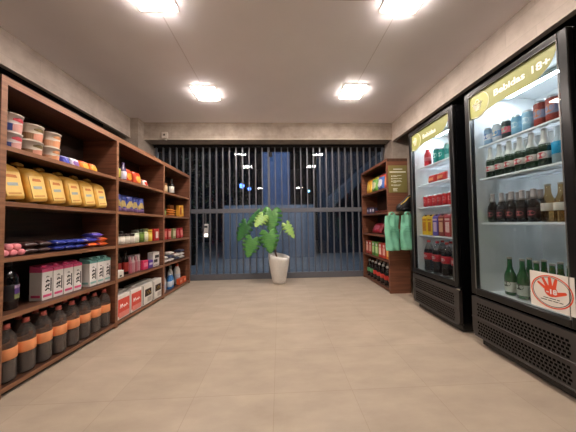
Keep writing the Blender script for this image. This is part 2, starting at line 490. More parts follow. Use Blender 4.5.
# ------------------------------------------------------------------ fridges (local x along the front, far to near; local y into the cabinet)
gloss_black = M('#0c0c0e', .22, var=.02, name='gloss_black')
satin_black = M('#0d0d0e', .3, var=.03, name='satin_black')
grille_grey = M('#373331', .5, var=.04, name='grille_plastic')
liner_m = M('#e4e6e6', .35, var=.01, name='white_liner')
wire_m = M('#e6e9ec', .35, var=.01, name='white_wire')
door_glass_m = clear('fridge_door_glass', '#f1f6f7', .8, .0, 1.45)
olive = M('#8f9257', .45, var=.02, name='olive_sticker'); olive_l = M('#a5a763', .45, var=.02, name='olive_light')
cream = M('#f3f1de', .45, var=.01, name='cream_print')
led = emit('#f0f5ff', 70, 'fridge_led')
chrome = M('#c9c9c9', .2, 1, name='bright_metal')
FW, FD, FH = .622, .58, 1.906
def fridge(label, pos, text, shelves, lettering):
    t = thing('display_fridge', label, 'fridge', pos, (0, 0, -PI/2))
    # cabinet shell
    bm = bmesh.new(); w = .035
    bm_box(bm, 0, w, .035, FD, .04, FH); bm_box(bm, FW - w, FW, .035, FD, .04, FH)
    bm_box(bm, w, FW - w, FD - w, FD, .04, FH); bm_box(bm, w, FW - w, .035, FD - w, FH - w, FH); bm_box(bm, w, FW - w, .05, FD - w, .04, .385)
    obj('cabinet', bm, gloss_black, t)
    bm = bmesh.new(); e = .004
    bm_box(bm, w, w + e, .04, FD - w, .385, FH - w); bm_box(bm, FW - w - e, FW - w, .04, FD - w, .385, FH - w)
    bm_box(bm, w + e, FW - w - e, FD - w - e, FD - w, .385, FH - w); bm_box(bm, w + e, FW - w - e, .04, FD - w - e, .385, .392); bm_box(bm, w + e, FW - w - e, .04, FD - w - e, FH - w - e, FH - w)
    obj('inner_liner', bm, liner_m, t)
    # door
    zd0, zd1, fr = .372, FH, .042
    d = thing('door', None, None); d.parent = t
    del_keys(d)
    bm = bmesh.new()
    bm_box(bm, 0, fr, 0, .034, zd0, zd1, 0, .006); bm_box(bm, FW - fr, FW, 0, .034, zd0, zd1, 0, .006)
    bm_box(bm, fr - .004, FW - fr + .004, 0, .034, zd0, zd0 + .045, 0, .005); bm_box(bm, fr - .004, FW - fr + .004, 0, .034, zd1 - .038, zd1, 0, .005)
    obj('door_frame', bm, satin_black, d)
    bm = bmesh.new()
    for xx in (fr - .001, FW - fr - .003): bm_box(bm, xx, xx + .004, -.0015, .002, zd0 + .045, zd1 - .038)
    bm_box(bm, fr, FW - fr, -.0015, .002, zd1 - .0395, zd1 - .036)
    obj('bright_edge', bm, M('#8d8a86', .3, .6, name='bright_edge'), d)
    box('door_glass', fr - .002, FW - fr + .002, .012, .018, zd0 + .04, zd1 - .034, door_glass_m, d)
    # olive header sticker with a swoosh end
    x0, x1, zt = fr, FW - fr, zd1 - .038
    pts = [(x0, zt), (x0, zt - .185)]
    cx, cz, rr = x0 + .062, zt - .092, .095
    for k in range(9):
        a = -PI/2 - .55 + k * (1.25) / 8
        pts.append((cx + rr*math.cos(a), cz + rr*math.sin(a)))
    pts.append((x0 + .20, zt - .150))
    for k in range(9):
        a = -PI/2 + k/8*PI/2
        pts.append((x1 - .15 + .14*math.cos(a), zt - .02 + .13*math.sin(a)))
    pts.append((x1 - .01, zt))
    bm = bmesh.new(); bm_prism(bm, pts, .0105, .0118); hd = obj('header_sticker', bm, olive, d)
    bm = bmesh.new()
    disc = [(cx + .088*math.cos(2*PI*k/28), cz + .088*math.sin(2*PI*k/28)) for k in range(28)]
    disc = [(max(x0 + .001, a), b) for a, b in disc]
    bm_prism(bm, disc, .0098, .0104); obj('emblem_disc', bm, olive_l, hd)
    bm = bmesh.new()
    arc = [(cx + .088*math.cos(a), .0098, cz + .088*math.sin(a)) for a in [-2.2 + 4.4*k/24 for k in range(25)]]
    arc = [(max(x0 + .002, p[0]), p[1], p[2]) for p in arc]
    bm_tube(bm, arc, .0018, 6)
    # little shopping basket sign: handle, rim and ribs
    bm_tube(bm, [(cx - .022 + .044*k/10, .0095, cz + .012 + .03*math.sin(PI*k/10)) for k in range(11)], .0035, 6)
    bm_tube(bm, [(cx - .036, .0095, cz + .012), (cx + .036, .0095, cz + .012)], .005, 6)
    for k in range(4):
        zz = cz - .002 - k*.011
        ww = .03 - k*.004
        bm_tube(bm, [(cx - ww + 2*ww*j/8, .0095, zz + .004*math.sin(j*1.6)) for j in range(9)], .0038, 6)
    obj('emblem', bm, cream, hd)
    for word, xx in zip(text.split(' '), (lettering[1], lettering[1] + .218)):
        text_mesh('lettering', word, lettering[0], cream, hd, (xx, .0096, lettering[2]), (PI/2, 0, 0), .0005, .0017, 'LEFT', lettering[3])
    # light bar in the roof of the cabinet
    lb = box('light_bar', .06, FW - .06, .245, .285, FH - .065, FH - .039, M('#c9d2d8', .3, name='light_housing'), t, .004)
    box('led_strip', .09, FW - .09, .250, .280, FH - .068, FH - .0652, led, lb)
    # wire shelves
    for z in shelves:
        bm = bmesh.new()
        bm_box(bm, .042, FW - .042, .062, .068, z - .013, z, 0, .002, 1)
        bm_box(bm, .042, FW - .042, .44, .446, z - .012, z - .004)
        for xx in (.046, FW - .05): bm_box(bm, xx, xx + .006, .066, .44, z - .011, z - .003)
        for k in range(26):
            xx = .058 + k*(FW - .118)/25
            bm_box(bm, xx, xx + .003, .066, .44, z - .005, z - .0005)
        for yy in (.19, .32): bm_box(bm, .046, FW - .046, yy, yy + .005, z - .010, z - .005)
        obj('wire_shelf', bm, wire_m, t)
    # lower grille
    gp = bmesh.new()
    r = .045; pl = [(.0, .352), (.0, .06 + r)]
    for k in range(1, 7): a = PI + k/6*PI/2; pl.append((r + r*math.cos(a), .06 + r + r*math.sin(a)))
    for k in range(0, 7): a = -PI/2 + k/6*PI/2; pl.append((FW - r + r*math.cos(a), .06 + r + r*math.sin(a)))
    pl.append((FW, .352))
    bm_prism(gp, pl, .0, .03)
    gr = obj('grille_panel', gp, grille_grey, t)
    for zz in (.082, .216):
        bm = bmesh.new()
        for row in range(5):
            for k in range(27):
                xx = .045 + k*.0195 + (row % 2)*.0065
                if xx + .0125 > FW - .035: continue
                bm_box(bm, xx, xx + .0130, -.0008, .002, zz + row*.0205, zz + row*.0205 + .0130)
        vm = M('#040404', .9); vm.node_tree.nodes['Principled BSDF'].inputs['Specular IOR Level'].default_value = .05
        obj('vent_slots', bm, vm, gr)
    bm = bmesh.new(); bm_box(bm, .0, FW, -.006, .002, .197, .207, 0, .003); bm_box(bm, .02, FW - .02, -.004, .002, .062, .07, 0, .002); obj('grille_rib', bm, grille_grey, gr)
    bm = bmesh.new(); bm_box(bm, .05, FW - .005, .03, FD, .012, .06); obj('base_frame', bm, gloss_black, t)
    for xx in (.09, FW - .06):
        for yy in (.08, FD - .06):
            bm = bmesh.new(); bm_lathe(bm, [(0,0),(.018,0),(.018,.006),(.008,.008),(.008,.014),(0,.014)], 12, cx=xx, cy=yy); obj('foot', bm, chrome, t)
    bm = bmesh.new(); bm_box(bm, FW - .02, FW + .012, .0, .03, .353, .368, 0, .003); obj('hinge', bm, chrome, t)
    return t, d
def del_keys(o):
    for k in list(o.keys()): del o[k]
FX = 1.467
F1Y, F2Y = 2.392, 1.648
S1, S2 = (1.498, 1.310, 1.072, .778), (1.482, 1.238, .908)
f1, door1 = fridge('black glass door drinks fridge nearer the gate, holding cola bottles', (FX, F1Y, 0), 'Bebidas', S1, (.058, .225, 1.782, 1.05))
f2, door2 = fridge('black glass door fridge with the hand warning sticker, holding beer bottles', (FX, F2Y, 0), 'Bebidas 18+', S2, (.060, .226, 1.790, 1.05))

# the under-18 sticker on the second door
x0, x1, z0, z1 = .405, .600, .435, .632
st = box('warning_sticker', x0, x1, .0085, .0115, z0, z1, M('#e9e4da', .4, var=.01, name='white_sticker'), door2)
st.location = (0, -.010, 0)
cx, cz = (x0 + x1)/2, (z0 + z1)/2
red_p = M('#e2502c', .45, var=.02, name='orange_red_print')
def ring_mesh(bm, a0, b0, a1, b1, y0, y1, n=40):
    for k in range(n):
        t0, t1 = 2*PI*k/n, 2*PI*(k+1)/n
        q = [(cx + a0*math.cos(t0), cz + b0*math.sin(t0)), (cx + a1*math.cos(t0), cz + b1*math.sin(t0)), (cx + a1*math.cos(t1), cz + b1*math.sin(t1)), (cx + a0*math.cos(t1), cz + b0*math.sin(t1))]
        bm.faces.new([bm.verts.new((a, y0, b)) for a, b in q][::-1])
bm = bmesh.new(); ring_mesh(bm, .093, .088, .087, .082, .008, .0085); obj('red_ring', bm, red_p, st)
bm = bmesh.new(); ring_mesh(bm, .084, .079, .081, .076, .008, .0085); obj('black_ring', bm, black, st)
bm = bmesh.new()
yy = [.0079]
def capsule(p, q, r0, r1):
    yy[0] -= .00006
    p, q = Vector(p), Vector(q); d = (q - p).normalized(); nrm = Vector((-d.y, d.x)); pts = []
    for k in range(7): a = PI/2 + PI*k/6; pts.append(p + r0*(math.sin(a)*nrm + math.cos(a)*d))
    for k in range(7): a = -PI/2 + PI*k/6; pts.append(q + r1*(math.sin(a)*nrm + math.cos(a)*d))
    bm.faces.new([bm.verts.new((cx + v.x, yy[0], cz + v.y)) for v in pts])
pc = [(.029*math.cos(a)*1.0 , .004 + .031*math.sin(a)) for a in [2*PI*k/20 for k in range(20)]]
bm.faces.new([bm.verts.new((cx + a, .0079, cz + b)) for a, b in pc])
for p, q, r0, r1 in (((-.020,.012),(-.056,.040),.0080,.0060), ((-.014,.020),(-.034,.066),.0085,.0062), ((.000,.026),(-.004,.074),.0088,.0066), ((.014,.022),(.024,.068),.0088,.0066), ((.014,-.012),(.060,.006),.0120,.0075)):
    capsule(p, q, r0, r1)
bmesh.ops.recalc_face_normals(bm, faces=bm.faces[:])
obj('hand_print', bm, red_p, st)
text_mesh('lettering', '-18', .036, M('#f4f0ea', .45, name='white_number'), st, (cx + .003, .0071, cz + .000), (PI/2, 0, 0), .0003, .0012)
bm = bmesh.new()
for zz, ws in ((-.036, [(-.035,-.012),(-.008,.02),(.024,.036)]), (-.048, [(-.048,-.02),(-.016,.004),(.008,.03),(.034,.050)])):
    for a, b in ws: bm_box(bm, cx + a, cx + b, .0079, .0083, cz + zz - .002, cz + zz + .002)
obj('small_print', bm, black, st)
# ================================================================== groceries, left shelving, bay by the camera
SHELF = ['top', 'second', 'third', 'fourth', 'bottom']
# noodle cups: two high
def cup_stack(key, mk, s, d, r, h, words_low, words_up):
    a = L_(get(key, mk), 1, s, d, words_low, 'noodle cups')
    b = L_(get(key, mk), 1, s + .004, d, words_up, 'noodle cups', lift=h + .001)
cup_stack('cupA', lambda: cup('#e6ddd8', '#b8404a', '#cf9a90', '#3a4a86', .050, .116), .142, .125, .050, .116,
          'white noodle cup with dark blue band, lower of the stack nearest the case end', 'white noodle cup with dark blue band, upper of the stack nearest the case end')
cup_stack('cupB', lambda: cup('#e0d8c8', '#6c5a34', '#d09078', '#8a6a4a', .056, .108), .258, .132, .056, .108,
          'cream noodle cup with brown band, lower of the middle stack of cups', 'cream noodle cup with brown band, upper of the middle stack of cups')
cup_stack('cupC', lambda: cup('#e4dacc', '#c88a5a', '#d8966a', '#d8a884', .050, .106), .372, .125, .050, .106,
          'white noodle cup with orange print, lower of the stack beside the blue packet', 'white noodle cup with orange print, upper of the stack beside the blue packet')
L_(snack('snack_packet', 'packet', ('#2b2f96', '#3a49b8', '#8f8fd0'), .074, .078, .045), 1, .452, .10, 'small shiny blue snack packet beside the noodle cups', tilt=(-.25, 0))
L_(snack('snack_packet', 'packet', ('#d9cfe0', '#8a5fa8', '#efe8ee'), .074, .080, .045), 1, .528, .10, 'small white and purple snack packet between blue and orange ones', tilt=(-.25, 0))
for k, s in enumerate((.606, .686)):
    L_(get('orange', lambda: snack('snack_packet', 'packet', ('#e08326', '#e9b23a', '#d9541f'), .078, .085, .05)), 1, s, .095,
       ('orange snack packet next to the white and purple one', 'orange snack packet on the top shelf nearest the first divider')[k], 'orange snack packets', tilt=(-.3, 0))

# bread loaves in clear yellow bags
bread_m = M('#e6b455', .28, var=.12, scale=18, name='bread_bag', coat=.5); bread_l = M('#f0cc7c', .35, var=.05, scale=30, name='bread_front')
def bread():
    t = thing('bread_loaf', '', 'bread')
    w, dp, h = .115, .115, .205
    bm = bmesh.new()
    n = 24; rings = []
    prof = [(0, .84), (.010, .95), (.05, 1), (.15, 1), (.182, .98), (.203, .86), (.216, .60), (.225, .30), (.231, .22), (.239, .36), (.248, .52), (.254, .46), (.2545, .2)]
    for z, k in prof:
        ring = []
        for j in range(n):
            a = 2*PI*j/n; c, s = math.cos(a), math.sin(a)
            e = .34 if z < .2 else .75
            rx = abs(c)**e*math.copysign(1, c)*w/2*k; ry = abs(s)**e*math.copysign(1, s)*dp/2*(k if z < .22 else k*.6)
            wob = 1 + .07*math.sin(5*a + z*50)*(1 if z > .19 else .3)
            ring.append(bm.verts.new((rx*wob - .016*max(0, (z - .2)/.05), ry*wob + .022*max(0, (z - .2)/.05), z + (.006*math.sin(3*a + 1) if z > .245 else 0))))
        rings.append(ring)
    bm.faces.new(rings[0][::-1]); bm.faces.new(rings[-1])
    for A, B in zip(rings, rings[1:]):
        for j in range(n):
            f = bm.faces.new((A[j], A[(j+1) % n], B[(j+1) % n], B[j])); f.smooth = True
    obj('bag', bm, bread_m, t)
    bm = bmesh.new(); bm_box(bm, -.043, .043, -.0592, -.056, .020, .165, 0, .003); lb = obj('printed_panel', bm, bread_l, t)
    bm = bmesh.new(); bm_box(bm, -.028, .022, -.0603, -.0590, .082, .100); obj('brand_strip', bm, M('#a3b0b0', .4, name='bread_blue'), lb)
    bm = bmesh.new(); bm_box(bm, -.032, .030, -.0603, -.0590, .032, .041); obj('lower_strip', bm, M('#d69b55', .4, name='bread_amber'), lb)
    bm = bmesh.new(); bm_prism(bm, [(-.026,.132),(.026,.128),(.020,.146),(-.022,.149)], -.0603, -.0590); obj('red_strip', bm, M('#cd8145', .4, name='bread_red'), lb)
    bm = bmesh.new(); bm_lathe(bm, [(.010,.2265),(.0150,.227),(.0150,.2345),(.010,.235)], 12, cx=-.0095, cy=.0135); obj('tie', bm, M('#a87a2c', .4, name='bread_tie'), t)
    return t
for k, s in enumerate((.119, .248, .371, .497, .619, .739)):
    L_(get('bread', bread), 2, s, .105, f'bread loaf in a yellow bag, {ORD[k]} from the near end of the bread row', 'bread loaves', tilt=(-.10, -.13), rz=(0, .03, .02, .05, .0, .03)[k], lift=.0145)

# third shelf: biscuit rolls, dark packs, blue packs, a heap of bright packs
def roll():
    bm = bmesh.new(); bm_lathe(bm, [(0,0),(.014,0),(.0185,.004),(.0195,.010),(.0195,.135),(.017,.142),(.0,.144)], 18)
    for v in bm.verts: v.co = Vector((v.co.x, v.co.z, v.co.y + .0195))
    bmesh.ops.recalc_face_normals(bm, faces=bm.faces[:])
    return tag(obj('biscuit_roll', bm, M('#ea8f96', .35, var=.04, coat=.3)), '', 'biscuit roll')
for k, (s, up) in enumerate(((.062, 0), (.102, 0), (.142, 0), (.082, 1), (.122, 1))):
    L_(get('roll', roll), 3, s, .035, f'pink wrapped biscuit roll, {("first in the bottom layer","second in the bottom layer","third in the bottom layer","first in the top layer","second in the top layer")[k]} of its little pile', 'pink biscuit rolls', lift=up*.0335)
for k, (s, up) in enumerate(((.205, 0), (.285, 0), (.202, 1), (.286, 1))):
    L_(get('brownp', lambda: flat_pack('biscuit_packet', 'packet', ('#3a2320', '#6b4a44', '#1f1414'), .078, .12, .036)), 3, s, .105,
       'dark brown biscuit packet, ' + ('lower one beside the pink rolls', 'lower one beside the blue packets', 'upper one beside the pink rolls', 'upper one beside the blue packets')[k], 'dark biscuit packets', lift=up*.0375)
for k, (s, up) in enumerate(((.372, 0), (.450, 0), (.528, 0), (.380, 1), (.462, 1), (.538, 1))):
    L_(get('bluep', lambda: flat_pack('biscuit_packet', 'packet', ('#27348c', '#5a6cc0', '#1a2160'), .075, .12, .036)), 3, s, .10,
       f'dark blue biscuit packet, {ORD[k % 3]} from the near end in the {"upper" if up else "lower"} layer', 'blue biscuit packets', lift=up*.0375)
for k, (s, up, cols, lab) in enumerate(((.640, 0, ('#e0622a', '#f0a060', '#3a2c80'), 'orange biscuit packet at the bottom of the mixed pile, nearer the blue packets'),
        (.742, 0, ('#e0622a', '#f0a060', '#3a2c80'), 'orange biscuit packet at the bottom of the mixed pile, by the divider'),
        (.632, 1, ('#33369a', '#8f8fd6', '#d8d0e4'), 'blue and white packet in the middle of the mixed biscuit pile, nearer the blue packets'),
        (.738, 1, ('#d8632f', '#c8b0d0', '#33369a'), 'orange and blue packet in the middle of the mixed biscuit pile, by the divider'),
        (.690, 2, ('#5a4aa8', '#cfc8e0', '#33369a'), 'purple and white packet on top of the mixed biscuit pile'))):
    L_(flat_pack('biscuit_packet', 'packet', cols, .096, .12, .038), 3, s, .10, lab, 'mixed biscuit packets', lift=up*.0395, rz=(0, .05, -.06, .04, -.1)[k])

# fourth shelf: dark bottle, milk cartons
dark_glass = M('#0a090c', .12, name='dark_bottle_glass', coat=.5)
wine = lathe_bottle('juice_bottle', 'bottle', [(0,0),(.043,0),(.047,.006),(.047,.165),(.044,.193),(.026,.230),(.017,.246),(.0165,.268),(0,.268)], None, dark_glass,
    [(.0185,.252),(.0185,.284),(.017,.286),(0,.286)], M('#1a1a1d', .3, name='black_cap'), 24, [(.0478,.055,.145,M('#15121c', .4, name='dark_label'))])
for nm, a, b, c in (('label_top', .122, .140, '#b9a3c8'), ('label_middle', .088, .121, '#5f3f8c'), ('label_bottom', .060, .087, '#7f8a5a')):
    bm = bmesh.new(); n = 8
    for k in range(n):
        a0, a1 = -PI/2 - .05 + (k/n)*.85, -PI/2 - .05 + ((k+1)/n)*.85
        rr = .0492
        bm.faces.new([bm.verts.new((rr*math.cos(x), rr*math.sin(x), z)) for x, z in ((a0, a), (a1, a), (a1, b), (a0, b))])
    obj(nm, bm, M(c, .4), wine)
L_(wine, 4, .135, .115, 'tall black bottle with a purple label beside the milk cartons')

def milk(col_top, col_mark):
    t = thing('milk_carton', '', 'milk carton')
    w, d, h = .066, .085, .205
    bm = bmesh.new(); bm_box(bm, -w/2, w/2, -d/2, d/2, 0, h, 0, .002, 1)
    # sloped roof that folds to the back
    v = [bm.verts.new(p) for p in ((-w/2,-d/2,h-.001),(w/2,-d/2,h-.001),(w/2,d/2,h-.001),(-w/2,d/2,h-.001),(-w/2,d/2-.012,h+.026),(w/2,d/2-.012,h+.026),(w/2,d/2,h+.026),(-w/2,d/2,h+.026))]
    for q in ((0,1,5,4),(1,2,6,5),(2,3,7,6),(3,0,4,7),(4,5,6,7)): bm.faces.new([v[i] for i in q]).material_index = 1
    bm_box(bm, -w/2 - .0004, w/2 + .0004, -d/2 - .0004, d/2 + .0004, h - .020, h - .001, 1)
    obj('carton_body', bm, [M('#e4e0dc', .4, var=.02), M(col_top, .4)], t)
    bm = bmesh.new(); bm_lathe(bm, [(0,0),(.013,0),(.013,.012),(.011,.014),(0,.014)], 16)
    for vv in bm.verts: vv.co = Vector((vv.co.x, vv.co.y*.93 - vv.co.z*.36 - .012, vv.co.z*.93 + vv.co.y*.36 + h + .012))
    obj('cap', bm, M(col_mark, .4), t)
    bm = bmesh.new(); y = -d/2 - .0012
    bm_tube(bm, [(-.012, y, .085), (-.004, y, .10), (.004, y, .088), (.010, y, .105)], .0042, 6)
    bm_tube(bm, [(-.010, y, .118), (0, y, .130), (.010, y, .120)], .0042, 6)
    bm_tube(bm, [(-.013, y, .064), (.002, y, .076), (.012, y, .066)], .0038, 6)
    bm_tube(bm, [(-.008, y, .150), (0, y, .156), (.008, y, .149)], .002, 6)
    bm_box(bm, .0185, .0245, y - .0005, y + .001, .050, .140)
    obj('black_drawing', bm, black, t)
    bm = bmesh.new(); bm_box(bm, -.026, .026, y, y + .001, .020, .036); bm_box(bm, -w/2 - .001, -w/2 + .001, -.03, .03, .02, .036); obj('colour_strip', bm, M(col_mark, .4), t)
    return t
for k, s in enumerate((.305, .377, .449, .521)):
    L_(get('pinkmilk', lambda: milk('#d0507c', '#d8507e')), 4, s, .10, f'white milk carton with pink top, {ORD[k]} from the black bottle in the front row', 'pink milk cartons')
for k, s in enumerate((.640, .712, .784)):
    L_(get('tealmilk', lambda: milk('#6fa9a4', '#8fbab4')), 4, s, .085, f'white milk carton with teal top, {ORD[k]} from the pink cartons in the front row', 'teal milk cartons')

# bottom shelf: big water bottles
def pet_plastic():
    m = clear('clear_bottle_plastic', '#dfe1e3', 1.0, .06, 1.5)
    n, l = m.node_tree.nodes, m.node_tree.links
    out = n['Material Output']; src = out.inputs['Surface'].links[0].from_socket
    df = n.new('ShaderNodeBsdfDiffuse'); df.inputs['Color'].default_value = lin('#b5a59b')
    mx = n.new('ShaderNodeMixShader'); mx.inputs['Fac'].default_value = .12
    l.new(src, mx.inputs[1]); l.new(df.outputs[0], mx.inputs[2]); l.new(mx.outputs[0], out.inputs['Surface'])
    return m
pet = pet_plastic()
water_m = M('#37312f', .12, var=.05, name='dark_bottle_content', coat=.3)
orange_l = M('#ea9862', .4, var=.05, name='orange_label')
def water():
    t = thing('water_bottle', '', 'bottle')
    P = [(0,.004),(.030,.004),(.034,0),(.041,.004),(.044,.016)]
    for z in (.03, .05, .07, .09, .11): P += [(.0445, z), (.0425, z + .010)]
    P += [(.0445,.128),(.0445,.130),(.0445,.190),(.0445,.196),(.0435,.215),(.039,.242),(.029,.268),(.018,.285),(.0145,.294),(.0145,.312)]
    bm = bmesh.new(); bm_lathe(bm, P, 24); obj('bottle_body', bm, pet, t)
    bm = bmesh.new(); bm_lathe(bm, [(0,.006),(.040,.006),(.0425,.018),(.0425,.118),(.0425,.13),(0,.13)], 20); obj('dark_water', bm, water_m, t)
    bm = bmesh.new(); bm_lathe(bm, [(.0449,.128),(.0456,.129),(.0456,.191),(.0449,.192)], 24); lb = obj('label', bm, orange_l, t)
    bm = bmesh.new(); bm_lathe(bm, [(.0142,.300),(.0150,.301),(.0150,.319),(.0138,.3215),(0,.3235)], 16); obj('cap', bm, M('#b85a50', .4, name='red_cap'), t)
    bm = bmesh.new(); bm_lathe(bm, [(.0148,.294),(.018,.295),(.018,.298),(.0148,.299)], 16); obj('neck_ring', bm, M('#b85a50', .4, name='red_cap'), t)
    return t
for k in range(8):
    L_(get('water', water), 5, .088 + k*.0965, .056, f'clear bottle with orange label, {ORD[k]} from the near end in the front row', 'bottles on the bottom shelf', rz=k*.7)
for k in range(7):
    L_(get('water', water), 5, .132 + k*.0965, .155, f'clear bottle with orange label, {ORD[k]} from the near end in the back row', 'bottles on the bottom shelf', rz=k*.9)

# ================================================================== middle bay
def sauce(body, lab, cap, h=.215, r=.029):
    return lathe_bottle('sauce_bottle', 'bottle', [(0,0),(r*.95,0),(r,.004),(r,h*.58),(r*.85,h*.68),(r*.42,h*.82),(r*.38,h*.93),(0,h*.93)], None, M(body, .15, coat=.4),
        [(r*.46,h*.88),(r*.48,h*.885),(r*.48,h*.99),(r*.4,h),(0,h)], M(cap, .4), 20, [(r*1.012, h*.12, h*.52, M(lab, .45))])
L_(sauce('#2a2a18', '#c9c04a', '#8f8a3a', .20), 1, .895, .09, 'dark bottle with yellow green label against the first divider')
L_(sauce('#2b1c16', '#b9b24e', '#d8d0c8', .215), 1, .958, .10, 'tall dark bottle with yellow label and white cap, second from the divider')
L_(sauce('#57466a', '#cfc4d4', '#5a4a70', .19, .027), 1, 1.020, .085, 'purple bottle with pale label beside the red snack bags')
L_(snack('snack_bag', 'snack bag', ('#d2452a', '#e8a03a', '#d8502c'), .118, .150, .06), 1, 1.115, .105, 'red and orange snack bag nearer the bottles, middle bay top shelf', 'red snack bags', tilt=(-.16, 0), lift=.004)
L_(snack('snack_bag', 'snack bag', ('#d8522a', '#ecb04a', '#cf3f24'), .118, .146, .06), 1, 1.25, .100, 'red and orange snack bag farther from the bottles, middle bay top shelf', 'red snack bags', tilt=(-.16, 0), lift=.004)
L_(snack('snack_packet', 'packet', ('#d8d2cc', '#c8402e', '#c23a2c'), .090, .090, .045), 1, 1.372, .085, 'small white packet with red print beside the red snack bags', tilt=(-.3, 0), lift=.003)
for k in range(5):
    L_(get('bluebag', lambda: snack('snack_bag', 'snack bag', ('#2c3a80', '#a8935c', '#8a6a9a'), .098, .172, .052, 3)), 2, .915 + k*.086, .075 + .012*(k % 2),
       f'blue snack bag with gold picture, {ORD[k]} from the first divider in the front row', 'blue snack bags', rz=-.42, tilt=(-.10, 0), lift=.003)
for k in range(4):
    L_(get('bluebag', None), 2, .935 + k*.098, .178, f'blue snack bag with gold picture, {ORD[k]} from the first divider in the back row', 'blue snack bags', rz=-.25, tilt=(-.08, 0), lift=.003)
def jar(body, lid, lab, r=.034, h=.098):
    t = lathe_bottle('jar', 'jar', [(0,0),(r*.95,0),(r,.004),(r,h*.70),(r*.93,h*.76),(0,h*.76)], None, M(body, .3), [(r*.9,h*.76),(r*.97,h*.77),(r*.97,h*.98),(r*.92,h),(0,h)], M(lid, .4), 20, [(r*1.012,h*.14,h*.62,M(lab, .45))])
    return t
for k, s in enumerate((.905, .977, 1.049, 1.122)):
    L_(get('wjar', lambda: jar('#cfc6b4', '#3c3330', '#e3ddd0')), 3, s, .075, f'white jar with dark lid, {ORD[k]} from the first divider in the front row', 'white jars with dark lids')
for k, s in enumerate((.94, 1.012, 1.085)):
    L_(get('tjar', lambda: jar('#b5aa98', '#2c2625', '#d5cdbf', .034, .125)), 3, s, .160, f'taller white jar with dark lid, {ORD[k]} from the first divider in the back row', 'tall white jars with dark lids')
L_(jar('#c9d2b4', '#4a4a40', '#e0e2d0', .036, .135), 3, 1.200, .085, 'pale green white jar next to the dark green jar')
L_(jar('#4f6a2a', '#2f3a22', '#6c8a3a', .040, .145), 3, 1.282, .085, 'dark green jar in the middle of the jar shelf')
L_(jar('#d6d2a4', '#6a6a3a', '#e6e2c4', .034, .148), 3, 1.362, .085, 'pale yellow jar between the green jar and yellow jar')
L_(jar('#d9b63a', '#c8a030', '#e2c65a', .032, .135), 3, 1.435, .080, 'bright yellow jar beside the red box')
def print_box(name, cat, w, d, h, col, pics):
    """carton with flat printed shapes: pics = list of (x0,x1,z0,z1,colour)"""
    t = thing(name, '', cat)
    bm = bmesh.new(); bm_box(bm, -w/2, w/2, -d/2, d/2, 0, h, 0, .002, 1); obj('carton', bm, M(col, .45, var=.02), t)
    for k, (a, b, c, e, co) in enumerate(pics):
        bm = bmesh.new(); bm_box(bm, a, b, -d/2 - .0008 - .0003*k, -d/2 + .0004, c, e, 0); obj('printed_patch', bm, M(co, .45), t)
    return t
L_(print_box('cereal_box', 'box', .105, .06, .145, '#b32a26', [(-.02,.03,.03,.11,'#e4d8cc'),(-.045,-.028,.02,.13,'#8a1a1a')]), 3, 1.530, .075, 'red box with white print against the second divider')
L_(print_box('small_box', 'box', .082, .06, .066, '#ded8cf', [(-.012,.014,.008,.024,'#2a2a2a')]), 4, .925, .062, 'small white box in front of the dark sauce bottles')
for k, (s, d) in enumerate(((.905, .165), (.965, .175), (1.022, .130), (1.080, .100), (1.045, .20))):
    L_(get('darkb', lambda: sauce('#1c1210', '#a02a22', '#151212', .235, .027)), 4, s, d, f'dark bottle with deep red label, {("behind the small white box","second from the first divider","third from the first divider","beside the pink pack","rearmost, by the pink pack")[k]}', 'dark sauce bottles')
pk = thing('shrink_wrapped_pack', 'clear and pink shrink wrapped pack beside the dark red bottles', 'multipack')
for k in range(4):
    bm = bmesh.new(); bm_lathe(bm, [(0,0),(.02,0),(.021,.004),(.021,.11),(.012,.14),(.012,.168),(0,.17)], 14, cx=-.063 + k*.042, cy=0); obj('bottle', bm, M(('#c98a94', '#d6c6c4')[k % 2], .3), pk)
bm = bmesh.new(); bm_box(bm, -.086, .086, -.023, .023, .0, .105, 0, .008); obj('film', bm, clear('shrink_film', '#efd6dc', .8, .15), pk)
L_(pk, 4, 1.185, .085, None)
L_(print_box('grey_pack', 'box', .10, .07, .165, '#8b8088', [(-.03,.03,.05,.14,'#6c626c')]), 4, 1.225, .185, 'grey box standing behind the magenta box')
L_(print_box('grey_pack', 'box', .095, .07, .170, '#a79ca8', [(-.03,.03,.05,.14,'#857a8a')]), 4, 1.335, .185, 'pale grey box standing behind the purple box')
L_(print_box('small_box', 'box', .088, .06, .102, '#d63a63', [(-.03,.03,.03,.075,'#e88aa0')]), 4, 1.322, .075, 'magenta box between the pink pack and purple box')
L_(print_box('small_box', 'box', .080, .06, .088, '#5b3f96', [(-.03,.03,.035,.06,'#d4cbe0')]), 4, 1.418, .075, 'small purple box beside the white and black box')
L_(print_box('coffee_box', 'box', .125, .07, .172, '#dcd7d0', [(-.03,.05,.10,.135,'#26211f'),(-.05,.02,.05,.085,'#33302c'),(-.05,.055,.012,.022,'#9c938a')]), 4, 1.525, .080, 'white box with black print against the second divider')
def red_pack():
    t = print_box('tissue_pack', 'pack', .158, .085, .222, '#e6ded8', [(-.074,.074,.03,.185,'#d9503f'),(-.06,.072,.01,.06,'#e58c80')])
    bm = bmesh.new()
    bm_tube(bm, [(-.05, -.0445, .10), (-.042, -.0445, .135), (-.03, -.0445, .10), (-.02, -.0445, .135)], .004, 6)
    bm_tube(bm, [(-.01, -.0445, .115), (0, -.0445, .10), (.01, -.0445, .12), (.022, -.0445, .102), (.036, -.0445, .125), (.05, -.0445, .105)], .003, 6)
    obj('white_script', bm, M('#f0e4de', .45, name='script_white'), t)
    return t
for k, s in enumerate((.950, 1.128)):
    L_(get('redpack', red_pack), 5, s, .06, f'white and coral red pack with white script, {("next to the first divider","farther from the first divider")[k]}', 'coral red packs', rz=.0)
